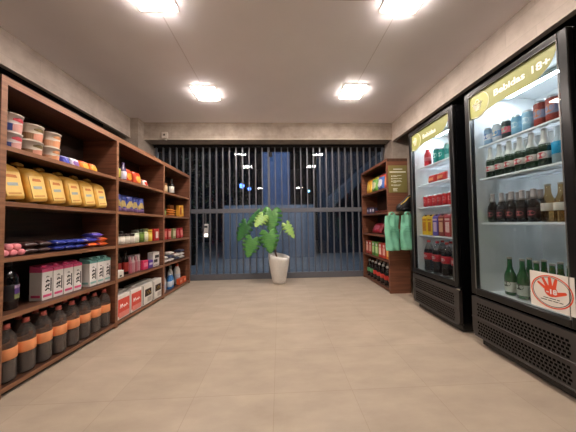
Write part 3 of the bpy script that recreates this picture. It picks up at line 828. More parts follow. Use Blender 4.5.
L_(get('redpack', None), 5, 1.06, .16, 'white and coral red pack standing behind the front two', 'coral red packs')
def white_pack():
    t = print_box('paper_pack', 'pack', .168, .085, .225, '#e2ddd4', [(-.045,.068,.085,.165,'#3a2418'),(-.035,.058,.108,.142,'#c9a04a'),(.0,.07,.02,.07,'#b9b2a8'),(-.08,-.072,.01,.21,'#57504a')])
    bm = bmesh.new(); bm_tube(bm, [(-.04,-.046,.098),(-.03,-.046,.15),(-.015,-.046,.10),(0,-.046,.15),(.02,-.046,.105),(.045,-.046,.148),(.06,-.046,.10)], .004, 6); obj('dark_script', bm, M('#1f1410', .45, name='script_dark'), t)
    return t
for k, s in enumerate((1.312, 1.502)):
    L_(get('whitepack', white_pack), 5, s, .06, f'white pack with brown and gold picture, {("beside the coral packs","next to the second divider")[k]}', 'white paper packs')
for k, s in enumerate((1.29, 1.47)):
    L_(get('whitepack', None), 5, s, .165, f'white pack with brown picture standing behind the {("one beside the coral packs","one next to the second divider")[k]}', 'white paper packs', lift=.0)

# ================================================================== far bay
L_(jar('#c9a878', '#8a5a38', '#dcc6a0', .05, .125), 1, 1.745, .085, 'beige jar on the top shelf of the far bay')
L_(sauce('#17140f', '#3c2f20', '#201a15', .225, .03), 1, 1.845, .15, 'dark bottle with dark label behind the beige jar')
L_(sauce('#14120f', '#ded8cb', '#221c18', .225, .033), 1, 1.955, .085, 'dark bottle with a white label on the far bay top shelf')
L_(jar('#5f7a34', '#3a4a22', '#9fb06a', .045, .092), 2, 1.718, .085, 'squat green jar on the far bay second shelf')
L_(sauce('#2b1f14', '#8a5a30', '#2a2018', .19, .028), 2, 1.80, .17, 'dark bottle standing behind the flat yellow packets')
for k in range(3):
    L_(get('noodp', lambda: flat_pack('noodle_packet', 'packet', ('#d98a3a', '#e8b46a', '#b8502a'), .19, .11, .030)), 2, 1.875, .08, f'flat orange noodle packet, {("bottom","middle","top")[k]} of the small stack of three', 'flat noodle packets', lift=k*.0315)
L_(print_box('pasta_box', 'box', .105, .05, .165, '#7d4a22', [(-.04,.04,.03,.09,'#d8a040')]), 2, 2.02, .135, 'brown pasta box standing behind the yellow one')
L_(print_box('pasta_box', 'box', .135, .05, .170, '#d79a34', [(-.05,.0,.03,.14,'#a84e20'),(.01,.05,.05,.12,'#e8cc70')]), 2, 2.185, .075, 'yellow pasta box on the far bay second shelf', tilt=(0, -.06), lift=.006)
for k, (s, c, p, a) in enumerate(((1.735, '#b02a28', '#d87a70', .0), (1.84, '#a8302a', '#e0a090', .0), (1.965, '#8a8a5a', '#d8d0b0', .05), (2.085, '#a82430', '#d0606a', -.18), (2.20, '#b8242c', '#d88a80', -.22))):
    L_(print_box('coffee_packet', 'packet', .085, .06, .142, c, [(-.03,.03,.03,.11,p)]), 3, s, .08, ('red packet beside the second divider, far bay third shelf', 'red packet with pink patch, second from the second divider',
        'olive green packet among the red ones', 'leaning red packet beside the olive one', 'leaning red packet nearest the far end of the shelving')[k], 'packets on the far bay third shelf', tilt=(0, a), lift=abs(a)*.045)
for k in range(4):
    for u in range(2 + (k % 2)):
        c = (('#dcd6cf', '#b8483c'), ('#d8d2ca', '#c07a60'), ('#3a3f58', '#d8d4cc'))[(k + u) % 3]
        L_(flat_pack('soap_packet', 'packet', (c[0], c[1], c[0]), .135, .11, .044), 4, 1.715 + k*.155, .085, f'flat {"white" if c[0] != "#3a3f58" else "dark blue"} packet, {ORD[u]} from the bottom in the {ORD[k]} pile', 'flat packets in piles', lift=u*.0455)
def spray(col, cap, h=.235, r=.034):
    return lathe_bottle('cleaner_bottle', 'bottle', [(0,0),(r*.95,0),(r,.006),(r,h*.55),(r*.9,h*.68),(r*.5,h*.80),(r*.45,h*.86),(0,h*.86)], None, M(col, .35), [(r*.5,h*.84),(r*.52,h*.85),(r*.48,h*.99),(r*.3,h),(0,h)], M(cap, .4), 18, [(r*1.012,h*.15,h*.48,M('#c4cdd8', .4))])
L_(spray('#d8d6d2', '#d0ccc8', .20), 5, 1.71, .075, 'white cleaner bottle beside the second divider, bottom shelf')
L_(spray('#d0d2d4', '#8fa8c0', .22), 5, 1.79, .11, 'white cleaner bottle with blue cap beside the blue ones')
L_(spray('#3a78b8', '#e0e0e0', .225), 5, 1.870, .07, 'blue cleaner bottle with white cap, nearer the divider', 'blue cleaner bottles')
L_(spray('#4a86c4', '#e0e0e0', .215), 5, 1.945, .085, 'blue cleaner bottle with white cap, farther from the divider', 'blue cleaner bottles')
L_(print_box('detergent_box', 'box', .12, .06, .275, '#6a6670', [(-.04,.04,.06,.2,'#8d8a94')]), 5, 1.90, .20, 'tall grey detergent box behind the blue cleaner bottles')
L_(spray('#d6d2cc', '#b8b4b0', .29, .036), 5, 2.045, .15, 'tall white cleaner bottle in the middle of the far bay bottom shelf')
L_(spray('#e0dcd6', '#c8502e', .30, .048), 5, 2.185, .125, 'large white cleaner bottle with orange cap near the shelving end')
for k, s in enumerate((2.11, 2.225)):
    L_(get('orangec', lambda: print_box('small_box', 'box', .095, .05, .085, '#d0562c', [(-.03,.03,.03,.06,'#e8a080')])), 5, s, .045, ('small orange box nearer the blue bottles, far bay bottom shelf', 'small orange box nearer the shelving end, far bay bottom shelf')[k], 'small orange boxes')
# ================================================================== bookcase by the gate
for k, (s, cols, lab) in enumerate(((.160, ('#e2a92a', '#f0d060', '#d98a1e'), 'yellow chip bag on the bookcase, next to the gate'), (.365, ('#5f9a36', '#d8d8b0', '#e0c83a'), 'green chip bag on the bookcase, second from the gate'),
        (.575, ('#3f66b0', '#e6e2e4', '#d85040'), 'blue and white chip bag on the bookcase, third from the gate'), (.770, ('#d04a28', '#e89050', '#d83a24'), 'red orange chip bag on the bookcase, nearest the sign end'))):
    R_(snack('chip_bag', 'chip bag', cols, .196, .238, .070, 0), 1, s, .080, lab, 'chip bags', tilt=(-.12, 0), lift=.005)
for k, (s, c, p) in enumerate(((.16, '#3a3048', '#cfc8d8'), (.26, '#4a3a5c', '#d8d0dc'), (.36, '#2f2a3a', '#b8b0c0'))):
    R_(print_box('chocolate_box', 'box', .082, .06, .105 - .008*k, c, [(-.025,.025,.03,.07,p)]), 2, s, .07, f'small dark box with pale print, {ORD[k]} from the gate on the bookcase', 'small dark boxes')
for k in range(3):
    R_(get('darkred', lambda: flat_pack('chocolate_bar', 'chocolate bar', ('#6a2a20', '#a85a3a', '#3a1a16'), .125, .1, .03)), 2, .49 + k*.135, .075, f'dark red chocolate bar lying flat, {ORD[k]} from the small dark boxes', 'flat chocolate bars')
R_(snack('sweets_bag', 'bag', ('#b02a3c', '#d86a80', '#8a1c34'), .33, .175, .09, 0), 3, .32, .10, 'large dark red bag leaning on the bookcase middle shelf', tilt=(-.55, 0), lift=.012)
R_(snack('sweets_bag', 'bag', ('#c03048', '#e08a90', '#a02038'), .24, .14, .08, 0), 3, .70, .09, 'smaller pink red bag near the green bags', tilt=(-.5, 0), lift=.012)
for k, (s, c, p) in enumerate(((.110, '#a8342a', '#e0b0a0'), (.225, '#b03a2c', '#d8a090'), (.340, '#5f9440', '#b8d890'), (.455, '#6aa046', '#c8e0a0'), (.570, '#b8382a', '#e8c8b8'), (.685, '#c0402c', '#e0b0a0'), (.800, '#d8782c', '#f0c070'))):
    R_(print_box('juice_carton', 'carton', .098, .07, .205, c, [(-.035,.035,.04,.14,p),(-.02,.02,.15,.185,'#e8e0d8')]), 4, s, .07, f'{("red","red","green","green","red","red","orange")[k]} carton, {ORD[k]} from the gate on the bookcase', 'cartons on the bookcase')
for row in range(1):
    for k in range(7):
        kk = 0 if k < 2 else 1
        R_(get('soy%d' % kk, lambda: lathe_bottle('soda_bottle', 'bottle', [(0,0),(.038,0),(.042,.006),(.042,.15),(.036,.18),(.016,.225),(.0145,.245),(0,.245)], None, M('#16100e', .12, coat=.4), [(.0165,.235),(.017,.236),(.017,.262),(0,.263)], M(('#d8dcd4', '#d8d4d0')[kk], .4), 18, [(.0426,.075,.135,M(('#4f8a5a', '#c0392e')[kk], .4))])), 5, .098 + k*.118, .075,
           f'dark soda bottle with {("green","red")[kk]} label, {ORD[k]} from the gate', 'soda bottles on the bookcase')
    for k in range(6):
        R_(get('soy1', None), 5, .157 + k*.118, .175, f'dark soda bottle in the back row, {ORD[k]} from the gate', 'soda bottles on the bookcase')

# olive sign board fixed on the end of the bookcase
EY = RY - RLEN          # plane of the end panel
sg = thing('sign_board', 'olive notice board with white lines of print on the bookcase end', 'sign', (RX, EY - .0005, 0))
b0 = box('board', .015, .262, -.006, 0, 1.300, 1.655, M('#857b45', .5, var=.03, name='sign_olive'), sg, .001)
bm = bmesh.new()
for a, b, z, hh in ((.08, .20, 1.605, .010), (.030, .245, 1.568, .014)): bm_box(bm, a, b, -.0068, -.0058, z - hh/2, z + hh/2)
for z, ws in ((1.520, [(.075,.115),(.122,.185)]), (1.508, [(.075,.13)]), (1.482, [(.075,.14),(.147,.19)]), (1.455, [(.075,.12),(.127,.175)]), (1.442, [(.075,.15),(.157,.19)]), (1.430, [(.075,.115)]), (1.400, [(.075,.13),(.137,.175)]), (1.388, [(.075,.16)])):
    for a, b in ws: bm_box(bm, a, b, -.0068, -.0058, z - .0028, z + .0028)
for z, w in ((1.352, .06), (1.340, .05), (1.322, .056)): bm_box(bm, .07, .07 + w, -.0068, -.0058, z - .004, z + .004)
obj('white_print', bm, cream, sg)
bm = bmesh.new()
for z in (1.514, 1.480, 1.446, 1.396): bm_prism(bm, [(.058 + .0085*math.cos(2*PI*k/14), z + .0085*math.sin(2*PI*k/14)) for k in range(14)], -.0068, -.0058)
obj('bullet_marks', bm, cream, sg)

# green shopping bags hanging from the hooks
mint = M('#84cfae', .6, var=.08, scale=14, name='mint_cloth'); mint_d = M('#6cb596', .6, name='mint_print')
def tote(w, h, seed):
    t = thing('shopping_bag', '', 'shopping bag')
    rnd = random.Random(seed); bm = bmesh.new(); n, m = 14, 18; F, B = {}, {}
    ph = rnd.random()*6
    for i in range(n + 1):
        for j in range(m + 1):
            u, v = i/n*2 - 1, j/m
            ww = w*(.97 + .05*(1 - v)) / 2
            x = u*ww + .008*math.sin(v*5 + ph)
            fold = .007*math.sin(u*7 + ph + 3*v) + .005*math.sin(v*16 + ph + 2*u) + .004*math.sin(u*3 - v*11)
            t_ = (.024*(1 - v) + .018)*(1 - abs(u)**4)
            z = -h*(1 - v) + .008*math.sin(u*4 + ph)*v
            F[i,j] = bm.verts.new((x, -t_ + fold, z)); B[i,j] = bm.verts.new((x, t_ + .004 + fold*.6, z))
    for i in range(n):
        for j in range(m):
            for V, fl in ((F, 0), (B, 1)):
                q = (V[i,j], V[i+1,j], V[i+1,j+1], V[i,j+1])
                f = bm.faces.new(q if not fl else q[::-1]); f.smooth = True
        bm.faces.new((F[i,0], B[i,0], B[i+1,0], F[i+1,0]))
    for j in range(m):
        bm.faces.new((F[0,j], F[0,j+1], B[0,j+1], B[0,j])); bm.faces.new((F[n,j], B[n,j], B[n,j+1], F[n,j+1]))
    obj('bag_body', bm, mint, t)
    for yy in (-.012, .016):
        bm = bmesh.new()
        bm_tube(bm, [(-w*.22, yy, -.02), (-w*.16, yy*.6, .015), (-w*.05, yy*.2, .036), (w*.05, yy*.2, .036), (w*.16, yy*.6, .015), (w*.22, yy, -.02)], .007, 6)
        obj('handle', bm, mint, t)
    bm = bmesh.new()
    for z, ww in ((-h*.33, .10), (-h*.40, .13), (-h*.47, .11)): bm_tube(bm, [(-w*.32 + k*ww/6, -.046, z + .004*math.sin(k*2 + z*40)) for k in range(7)], .003, 5)
    obj('worn_print', bm, mint_d, t)
    return t
put(tote(.195, .44, 3), (RX - .005, EY - .100, 1.005), .16, label='mint green shopping bag hanging on the bookcase corner hook')
put(tote(.185, .435, 9), (RX + .192, EY - .105, 1.005), -.05, label='mint green shopping bag hanging nearer the fridge')

# black pouch lying on the rail
po = thing('tool_pouch', 'black pouch with yellow stripe above the green bags', 'pouch', (RX, EY, 0))
bm = bmesh.new(); bm_prism(bm, [(.095,1.052),(.085,1.10),(.10,1.135),(.16,1.175),(.215,1.235),(.265,1.265),(.272,1.20),(.27,1.052)], -.075, -.004)
bmesh.ops.bevel(bm, geom=bm.edges[:], offset=.012, segments=3, affect='EDGES')
for f in bm.faces: f.smooth = True
obj('pouch_body', bm, M('#121114', .5, var=.1, name='black_fabric'), po)
bm = bmesh.new(); bm_tube(bm, [(.118,-.076,1.138),(.165,-.078,1.168),(.215,-.078,1.222),(.262,-.074,1.25)], [.004,.007,.007,.004], 8); obj('yellow_stripe', bm, M('#c9a83a', .5, name='pouch_yellow'), po)
bm = bmesh.new(); bm_tube(bm, [(.14,-.078,1.075),(.19,-.080,1.09),(.245,-.077,1.08)], .008, 8); bm_tube(bm, [(.115,-.077,1.09),(.125,-.079,1.11)], .006, 8); obj('strap', bm, M('#2a2a2e', .4, name='pouch_strap'), po)
po.location.y = EY - .015

# ================================================================== what is in the fridges
def F_(o, fy, s, d, z, label, group=None, rz=0, lift=0, tilt=(0, 0)):
    return put(o, (FX + d, fy - s, z + .0008 + lift), -PI/2 + rz, tilt, label, group)
alu = M('#c4c8cc', .3, .8, name='can_metal')
def can(ground, band, r=.032, h=.122, oval_c=None):
    t = thing('drink_can', '', 'can')
    bm = bmesh.new(); bm_lathe(bm, [(0,.004),(r*.7,.004),(r*.78,0),(r,.012),(r,h*.30),(r,h*.62),(r,h*.90)], 22, [0,0,1,1,2,1]); obj('can_body', bm, [alu, M(ground, .3, coat=.3), M(band, .3, coat=.3)], t)
    bm = bmesh.new(); bm_lathe(bm, [(r,h*.90),(r*.84,h*.975),(r*.86,h),(r*.78,h),(r*.76,h*.975),(0,h*.975)], 22); obj('can_top', bm, alu, t)
    if oval_c: oval(t, 'emblem', r*1.012, h*.52, r*.75, h*.16, M(oval_c, .4))
    return t
# far fridge, shelf by shelf
F_(lathe_bottle('drink_bottle', 'bottle', [(0,0),(.03,0),(.033,.005),(.033,.13),(.026,.15),(.016,.165),(0,.165)], None, M('#d8333c', .3), [(.018,.16),(.018,.182),(0,.184)], M('#c82a32', .4), 20, [(.0335,.06,.10,M('#e87a80', .4))]), F1Y, .13, .125, S1[0], 'pink red drink bottle, top shelf of the cola fridge')
for k, (s, c, e) in enumerate(((.215, '#2a4a86', '#c8d4e8'), (.285, '#1f8f8a', '#bfe6dc'), (.355, '#2aa096', '#e0efe8'), (.430, '#8fc8c4', '#2f8f8c'), (.505, '#c4ccd0', '#3a8a70'))):
    F_(can(c, e if k > 2 else c, .033, .125 + .02*(k % 2), e), F1Y, s, .115 if k else .16, S1[0], f'{("dark blue","deep teal","teal","pale teal","silver and green")[k]} can, top shelf of the cola fridge')
for k in range(2):
    F_(get('redpk', lambda: snack('juice_pouch', 'pouch', ('#c4342c', '#e88a60', '#b82a26'), .115, .085, .06, 2)), F1Y, .205 + k*.128, .115, S1[1], f'red pouch, {("farther from","nearer")[k]} the fridge hinge, second shelf of the cola fridge', 'red pouches in the cola fridge', tilt=(-.15, 0), lift=.003)
for k in range(7):
    F_(get('redcan', lambda: can('#b8242a', '#c43036', .032, .122, '#d88a88')), F1Y, .105 + k*.0685, .115, S1[2], f'red cola can, {ORD[k]} from the gate side in the front row', 'red cola cans')
for k in range(7):
    F_(get('redcan', None), F1Y, .105 + k*.0685, .20, S1[2], f'red cola can, {ORD[k]} from the gate side in the back row', 'red cola cans')
def tall_carton(c, p, cap):
    t = thing('juice_carton', '', 'carton')
    bm = bmesh.new(); bm_box(bm, -.036, .036, -.036, .036, 0, .185, 0, .003, 1)
    v = [bm.verts.new(q) for q in ((-.036,-.036,.184),(.036,-.036,.184),(.036,.036,.184),(-.036,.036,.184),(-.036,-.004,.212),(.036,-.004,.212),(.036,.004,.212),(-.036,.004,.212))]
    for q in ((0,1,5,4),(1,2,6,5),(2,3,7,6),(3,0,4,7),(4,5,6,7)): bm.faces.new([v[i] for i in q])
    obj('carton_body', bm, M(c, .4), t)
    bm = bmesh.new(); bm_box(bm, -.022, .022, -.0375, -.0355, .04, .135); bm_box(bm, -.028, .028, -.0375, -.0355, .15, .168); obj('printed_patch', bm, M(p, .4), t)
    bm = bmesh.new(); bm_lathe(bm, [(.012,0),(.012,.013),(0,.014)], 14, z=.198, cy=-.014); obj('cap', bm, M(cap, .4), t)
    return t
for k, (s, c, p, cap, nm) in enumerate(((.105, '#e0b41e', '#c07a1a', '#2a2420', 'yellow juice carton nearest the gate side of the cola fridge'), (.185, '#e4ba26', '#b87018', '#2a2420', 'yellow juice carton beside the purple carton'), (.265, '#5a4a98', '#c8a8c0', '#26221f', 'purple juice carton next to the yellow ones'),
        (.345, '#8a3a34', '#d8a080', '#26221f', 'brown red juice carton next to the purple one'), (.425, '#a83a40', '#e0b8b0', '#d0c8c4', 'red juice carton next to the brown red one'), (.505, '#c8827a', '#e8d8d0', '#d0c8c4', 'pink juice carton nearest the fridge hinge'))):
    F_(tall_carton(c, p, cap), F1Y, s, .115, S1[3], nm, 'juice cartons')
cola_m = M('#140a08', .08, name='cola', coat=.6); red_l = M('#b02028', .4, name='cola_label')
def cola():
    t = thing('cola_bottle', '', 'bottle')
    bm = bmesh.new(); bm_lathe(bm, [(0,.005),(.03,.005),(.036,0),(.045,.006),(.048,.03),(.045,.07),(.046,.11),(.049,.13),(.049,.20),(.048,.215),(.042,.235)], 24); obj('dark_cola', bm, cola_m, t)
    bm = bmesh.new(); bm_lathe(bm, [(.042,.235),(.036,.255),(.024,.285),(.0145,.302),(.0145,.318)], 24); obj('clear_neck', bm, pet, t)
    bm = bmesh.new(); bm_lathe(bm, [(.0492,.132),(.0498,.133),(.0498,.199),(.0492,.200)], 24); lb = obj('label', bm, red_l, t)
    oval(lb, 'white_script', .0504, .166, .026, .014, M('#d8b8b4', .4))
    bm = bmesh.new(); bm_lathe(bm, [(.016,.308),(.0165,.309),(.0165,.328),(0,.330)], 16); obj('cap', bm, M('#c02a2a', .4), t)
    return t
for k in range(4):
    F_(get('cola', cola), F1Y, .115 + k*.125, .115, .392, f'large cola bottle with red label, {ORD[k]} from the gate side', 'large cola bottles')
for k in range(4):
    F_(get('cola', None), F1Y, .165 + k*.115, .225, .392, f'large cola bottle with red label in the back row, {ORD[k]} from the gate side', 'large cola bottles')
# near fridge
cans = [('#8fb6d8', '#e4e8ee', '#3a6ab0', 'pale blue and white can'), ('#cfdce8', '#5a94c8', '#e8e0c0', 'white can with blue print'), ('#2a3438', '#d8566a', '#8fb0a0', 'dark can with pink band'),
        ('#7fb8d8', '#8fc4e0', '#d0e8f0', 'light blue can'), ('#8fc0dc', '#a8d0e6', '#d8ecf4', 'light blue can'), ('#9a3a30', '#8a94b0', '#c87a58', 'tall rust red can with grey band'), ('#a04034', '#8a94b0', '#c87a58', 'tall rust red can with grey band'), ('#a43a30', '#8890ac', '#c87a58', 'tall rust red can with grey band')]
ys = [.085, .150, .216, .280, .345, .410, .470, .530]
extra = ['at the gate end of the beer fridge top shelf', 'second on the beer fridge top shelf', 'third on the beer fridge top shelf', 'beside the dark can', 'beside the rust red cans', 'beside the light blue cans', 'in the middle of its three', 'nearest the fridge hinge']
for k, (a, b, e, nm) in enumerate(cans):
    F_(can(a, b, .030, .128 if k < 5 else .152, e), F2Y, ys[k], .11, S2[0], f'{nm} {extra[k]}', 'cans in the beer fridge')
green_g = M('#16301a', .08, name='green_beer_glass', coat=.6); amber_g = M('#1c130c', .08, name='brown_beer_glass', coat=.6)
foil = M('#d4d2cc', .35, .3, name='pale_foil')
def longneck(body, h, r, neck_m, lab_m, oval_m, lab=(.20, .44), neck=(.54, .97), oval_z=.33):
    t = thing('beer_bottle', '', 'beer bottle')
    bm = bmesh.new(); bm_lathe(bm, [(0,.004),(r*.8,.003),(r,.008),(r,h*.50),(r*.93,h*.56),(r*.62,h*.66),(r*.44,h*.76),(r*.40,h*.95),(0,h*.95)], 22); obj('bottle_body', bm, body, t)
    if neck_m:
        bm = bmesh.new(); rr = lambda f: r*(.93 if f < .58 else .66 + (.66 - f)*2.2 if f < .70 else .46) + .001
        bm_lathe(bm, [(rr(neck[0]), h*neck[0]), (r*.58, h*.70), (r*.47, h*.77), (r*.43, h*neck[1])], 18); obj('neck_foil', bm, neck_m, t)
    bm = bmesh.new(); bm_lathe(bm, [(r*.46,h*.955),(r*.48,h*.96),(r*.46,h*.99),(r*.4,h),(0,h)], 16); obj('bottle_cap', bm, neck_m or M('#b8b0a0', .35, .4), t)
    bm = bmesh.new(); bm_lathe(bm, [(r*1.01,h*lab[0]),(r*1.022,h*lab[0]+.001),(r*1.022,h*lab[1]-.001),(r*1.01,h*lab[1])], 22); lb = obj('label', bm, lab_m, t)
    if oval_m: oval(lb, 'emblem', r*1.04, h*oval_z, r*.82, h*.075, oval_m)
    return t
for k in range(6):
    F_(get('beerA', lambda: longneck(green_g, .229, .0305, foil, M('#e0d6d0', .4, name='pale_label'), M('#c43a48', .4, name='red_emblem'), (.20, .38), oval_z=.29)), F2Y, .085 + k*.0665, .115, S2[1],
       f'beer bottle with pale neck foil and red emblem, {ORD[k]} from the gate end', 'beer bottles with pale foil')
for k in range(5):
    F_(get('beerA', None), F2Y, .118 + k*.0665, .20, S2[1], f'beer bottle with pale neck foil in the back row, {ORD[k]} from the gate end', 'beer bottles with pale foil')
blue_gl = M('#2f9ac8', .12, name='blue_drink', coat=.4)
for k in range(2):
    F_(get('bluebot', lambda: longneck(M('#9fb4bc', .15, name='pale_glass', coat=.4), .215, .030, M('#aebcc4', .35), blue_gl, None, (.26, .58))), F2Y, .485 + k*.064, .115, S2[1], f'bottle with bright blue label, {("nearer the beer bottles","nearest the hinge")[k]}', 'bright blue bottles')
for k in range(5):
    F_(get('beerB', lambda: longneck(amber_g, .210, .0300, M('#b8aca8', .4, name='grey_foil'), M('#2a1c1a', .4, name='dark_label_b'), M('#a8585a', .4, name='rose_emblem'), (.14, .44), (.72, .97), .28)), F2Y, .085 + k*.066, .115, S2[2],
       f'dark beer bottle with round rose emblem, {ORD[k]} from the gate end', 'dark beer bottles')
for k in range(4):
    F_(get('beerB', None), F2Y, .118 + k*.066, .20, S2[2], f'dark beer bottle in the back row, {ORD[k]} from the gate end', 'dark beer bottles')
for k in range(3):
    F_(get('clearbeer', lambda: longneck(clear('pale_amber_glass', '#dcc49c', 1.0, .03, 1.5), .225, .031, None, M('#cfc8bc', .4, name='cream_label'), None, (.30, .50))), F2Y, .425 + k*.062, .11, S2[2], f'pale amber bottle with white label, {ORD[k]} from the dark beer bottles in front', 'pale amber bottles')
for k in range(2):
    F_(get('clearbeer', None), F2Y, .450 + k*.064, .19, S2[2], f'pale amber bottle in the back row, {ORD[k]} from the dark beer bottles', 'pale amber bottles')
green_b = M('#1f5a2a', .08, name='bright_green_glass', coat=.6)
for k in range(5):
    F_(get('beerG', lambda: longneck(green_b, .268, .0320, None, M('#c8cabc', .4, name='grey_white_label'), M('#3a3f30', .4, name='dark_emblem'), (.10, .36), oval_z=.31)), F2Y, .135 + k*.082, .17, .392,
       f'green beer bottle on the fridge floor, {ORD[k]} from the gate end in front', 'green beer bottles')
for k in range(4):
    F_(get('beerG', None), F2Y, .175 + k*.085, .27, .392, f'green beer bottle on the fridge floor behind, {ORD[k]} from the gate end', 'green beer bottles')
# ================================================================== potted monstera
PX, PY = -.012, 3.44
pot = thing('potted_monstera', 'potted monstera with split green leaves in a tall pale pot', 'potted plant', (PX, PY, 0))
pot_m = M('#d6d2ca', .6, var=.05, scale=40, name='stone_pot')
bm = bmesh.new()
prof = [(.085,0),(.098,.004),(.108,.05),(.128,.16),(.150,.28),(.162,.36),(.166,.41)]
seg = 36
out, inn = [], []
def rim(a, z): return z + (.035*math.cos(a - PI*.9) + .02) * max(0, (z - .20)/.21) ** 1.5      # rim rises towards the far left
for r, z in prof: out.append([bm.verts.new((r*math.cos(2*PI*k/seg), r*math.sin(2*PI*k/seg), rim(2*PI*k/seg, z))) for k in range(seg)])
for r, z in ((.156,.41),(.150,.36),(.138,.30)): inn.append([bm.verts.new((r*math.cos(2*PI*k/seg), r*math.sin(2*PI*k/seg), rim(2*PI*k/seg, z))) for k in range(seg)])
rings = out + inn
bm.faces.new(out[0][::-1]); bm.faces.new(inn[-1])
for A, B in zip(rings, rings[1:]):
    for k in range(seg): f = bm.faces.new((A[k], A[(k+1) % seg], B[(k+1) % seg], B[k])); f.smooth = True
obj('pot', bm, pot_m, pot)
bm = bmesh.new(); bm_lathe(bm, [(.144,.345),(.10,.352),(.05,.36),(0,.362)], 24)
for v in bm.verts: v.co.z += .012*math.sin(v.co.x*60)*math.cos(v.co.y*50)
obj('soil', bm, M('#3a2a1e', .9, var=.3, scale=60, name='soil'), pot)
bm = bmesh.new(); bm_tube(bm, [(-.015,0,.34),(-.03,.0,.40),(-.055,.0,.47),(-.06,-.01,.52)], [.016,.015,.012,.009], 10); obj('trunk', bm, M('#5a3a22', .8, var=.2, name='brown_trunk'), pot)

def leaf_mat(name, a, b):
    m, n, l, bs = base(name)
    tc = n.new('ShaderNodeTexCoord'); nz = n.new('ShaderNodeTexNoise'); nz.inputs['Scale'].default_value = 9; nz.inputs['Detail'].default_value = 4
    wv = n.new('ShaderNodeTexWave'); wv.bands_direction = 'Y'; wv.inputs['Scale'].default_value = 9; wv.inputs['Distortion'].default_value = 2
    l.new(tc.outputs['Object'], nz.inputs['Vector']); l.new(tc.outputs['Object'], wv.inputs['Vector'])
    ad = n.new('ShaderNodeMath'); ad.operation = 'MULTIPLY_ADD'; ad.inputs[1].default_value = .10
    l.new(wv.outputs['Fac'], ad.inputs[0]); l.new(nz.outputs['Fac'], ad.inputs[2])
    r = n.new('ShaderNodeValToRGB'); r.color_ramp.elements[0].position = .32; r.color_ramp.elements[0].color = lin(a); r.color_ramp.elements[1].position = .72; r.color_ramp.elements[1].color = lin(b)
    l.new(ad.outputs[0], r.inputs['Fac']); l.new(r.outputs['Color'], bs.inputs['Base Color'])
    bs.inputs['Roughness'].default_value = .35
    return m
lg = leaf_mat('leaf_green', '#336a2e', '#5b9347'); ld = leaf_mat('leaf_deep_green', '#24502c', '#417a40'); lp = leaf_mat('leaf_pale_green', '#6f9c44', '#a2c26e')
def leaf(L, W, mat, pos, tip, normal, fold=.25):
    W *= 1.3; L *= 1.06
    """heart-shaped split leaf: base at pos, midrib towards tip, facing normal"""
    bm = bmesh.new(); n = 22
    mid = []
    def width(t): return W/2 * (math.sin(PI*min(1, (t*.93 + .07))**.72)) ** .8
    grid = {}
    for i in range(n + 1):
        t = i/n; y = -L*.16 + L*1.16*t
        droop = -.16*L*t*t
        ym = max(y, 0) if i < 4 else y
        mid.append(bm.verts.new((0, max(y, 0), droop)))
        for sd in (-1, 1):
            w = width(t)
            if i > 4 and i < n - 2 and (i % 4 == 1): w *= .42          # the splits
            elif i > 4 and i < n - 2 and (i % 4 in (0, 2)): w *= .93
            for j in (1, 2):
                x = sd*w*j/2; yy = y + (.10*L*(j/2)*(1 - t))*(-1) + .04*L*j/2*t
                grid[i, sd, j] = bm.verts.new((x, yy, droop + fold*abs(x)*.5 - .8*x*x/W))
    for i in range(n):
        for sd in (-1, 1):
            for a, b in ((0, 1), (1, 2)):
                A0 = mid[i] if a == 0 else grid[i, sd, 1]; A1 = mid[i+1] if a == 0 else grid[i+1, sd, 1]
                B0, B1 = grid[i, sd, b], grid[i+1, sd, b]
                q = [A0, B0, B1, A1] if sd > 0 else [A0, A1, B1, B0]
                if len(set(q)) == 4 and (A0.co - A1.co).length > 1e-6:
                    f = bm.faces.new(q); f.smooth = True
                elif (A0.co - A1.co).length <= 1e-6:
                    f = bm.faces.new([A0, B0, B1] if sd > 0 else [A0, B1, B0]); f.smooth = True
    loose = [v for v in bm.verts if not v.link_faces]
    bmesh.ops.delete(bm, geom=loose, context='VERTS')
    bmesh.ops.recalc_face_normals(bm, faces=bm.faces[:])
    r = bmesh.ops.solidify(bm, geom=bm.faces[:], thickness=.0012)
    o = obj('leaf', bm, mat, pot)
    yv = (Vector(tip) - Vector(pos)).normalized(); zv = Vector(normal); zv = (zv - zv.dot(yv)*yv).normalized(); xv = yv.cross(zv)
    o.matrix_local = Matrix((xv, yv, zv)).transposed().to_4x4() @ Matrix()
    o.location = pos
    return o
def stalk(pts):
    bm = bmesh.new()
    P = [Vector(p) for p in pts]; C = []
    for k in range(13):
        t = k/12; C.append((1-t)**2*P[0] + 2*t*(1-t)*P[1] + t*t*P[2])
    bm_tube(bm, C, [.006 - .003*k/12 for k in range(13)], 8); obj('stalk', bm, M('#6f9a55', .5, name='stalk_green'), pot)
root = (-.058, -.005, .50)
for (pos, tip, nrm, L, W, m) in (
        ((-.30, .02, 1.10), (-.46, -.02, .97), (-.55, -.7, .45), .24, .20, ld),          # upper left, seen half edge-on
        ((-.50, .0, .92), (-.62, -.04, .70), (-.25, -.9, .2), .27, .21, ld),              # far left, hanging
        ((-.40, -.06, .68), (-.46, -.12, .46), (.05, -.95, .35), .25, .23, lg),           # low, bright
        ((-.235, -.05, 1.04), (-.33, -.10, .92), (-.1, -.9, .45), .19, .18, lp),          # pale leaf
        ((-.10, .03, 1.11), (-.11, -.05, .85), (.05, -.9, .4), .30, .27, lg),             # largest
        ((-.15, -.10, .77), (-.12, -.17, .50), (.0, -.95, .3), .27, .25, lg),             # over the pot
        ((.13, -.02, .90), (.24, -.06, .72), (.35, -.85, .4), .22, .15, lp)):             # right
    leaf(L, W, m, pos, tip, nrm)
    stalk([root, ((root[0] + pos[0])/2 + .02, .02, max(root[2], pos[2]) + .03), pos])

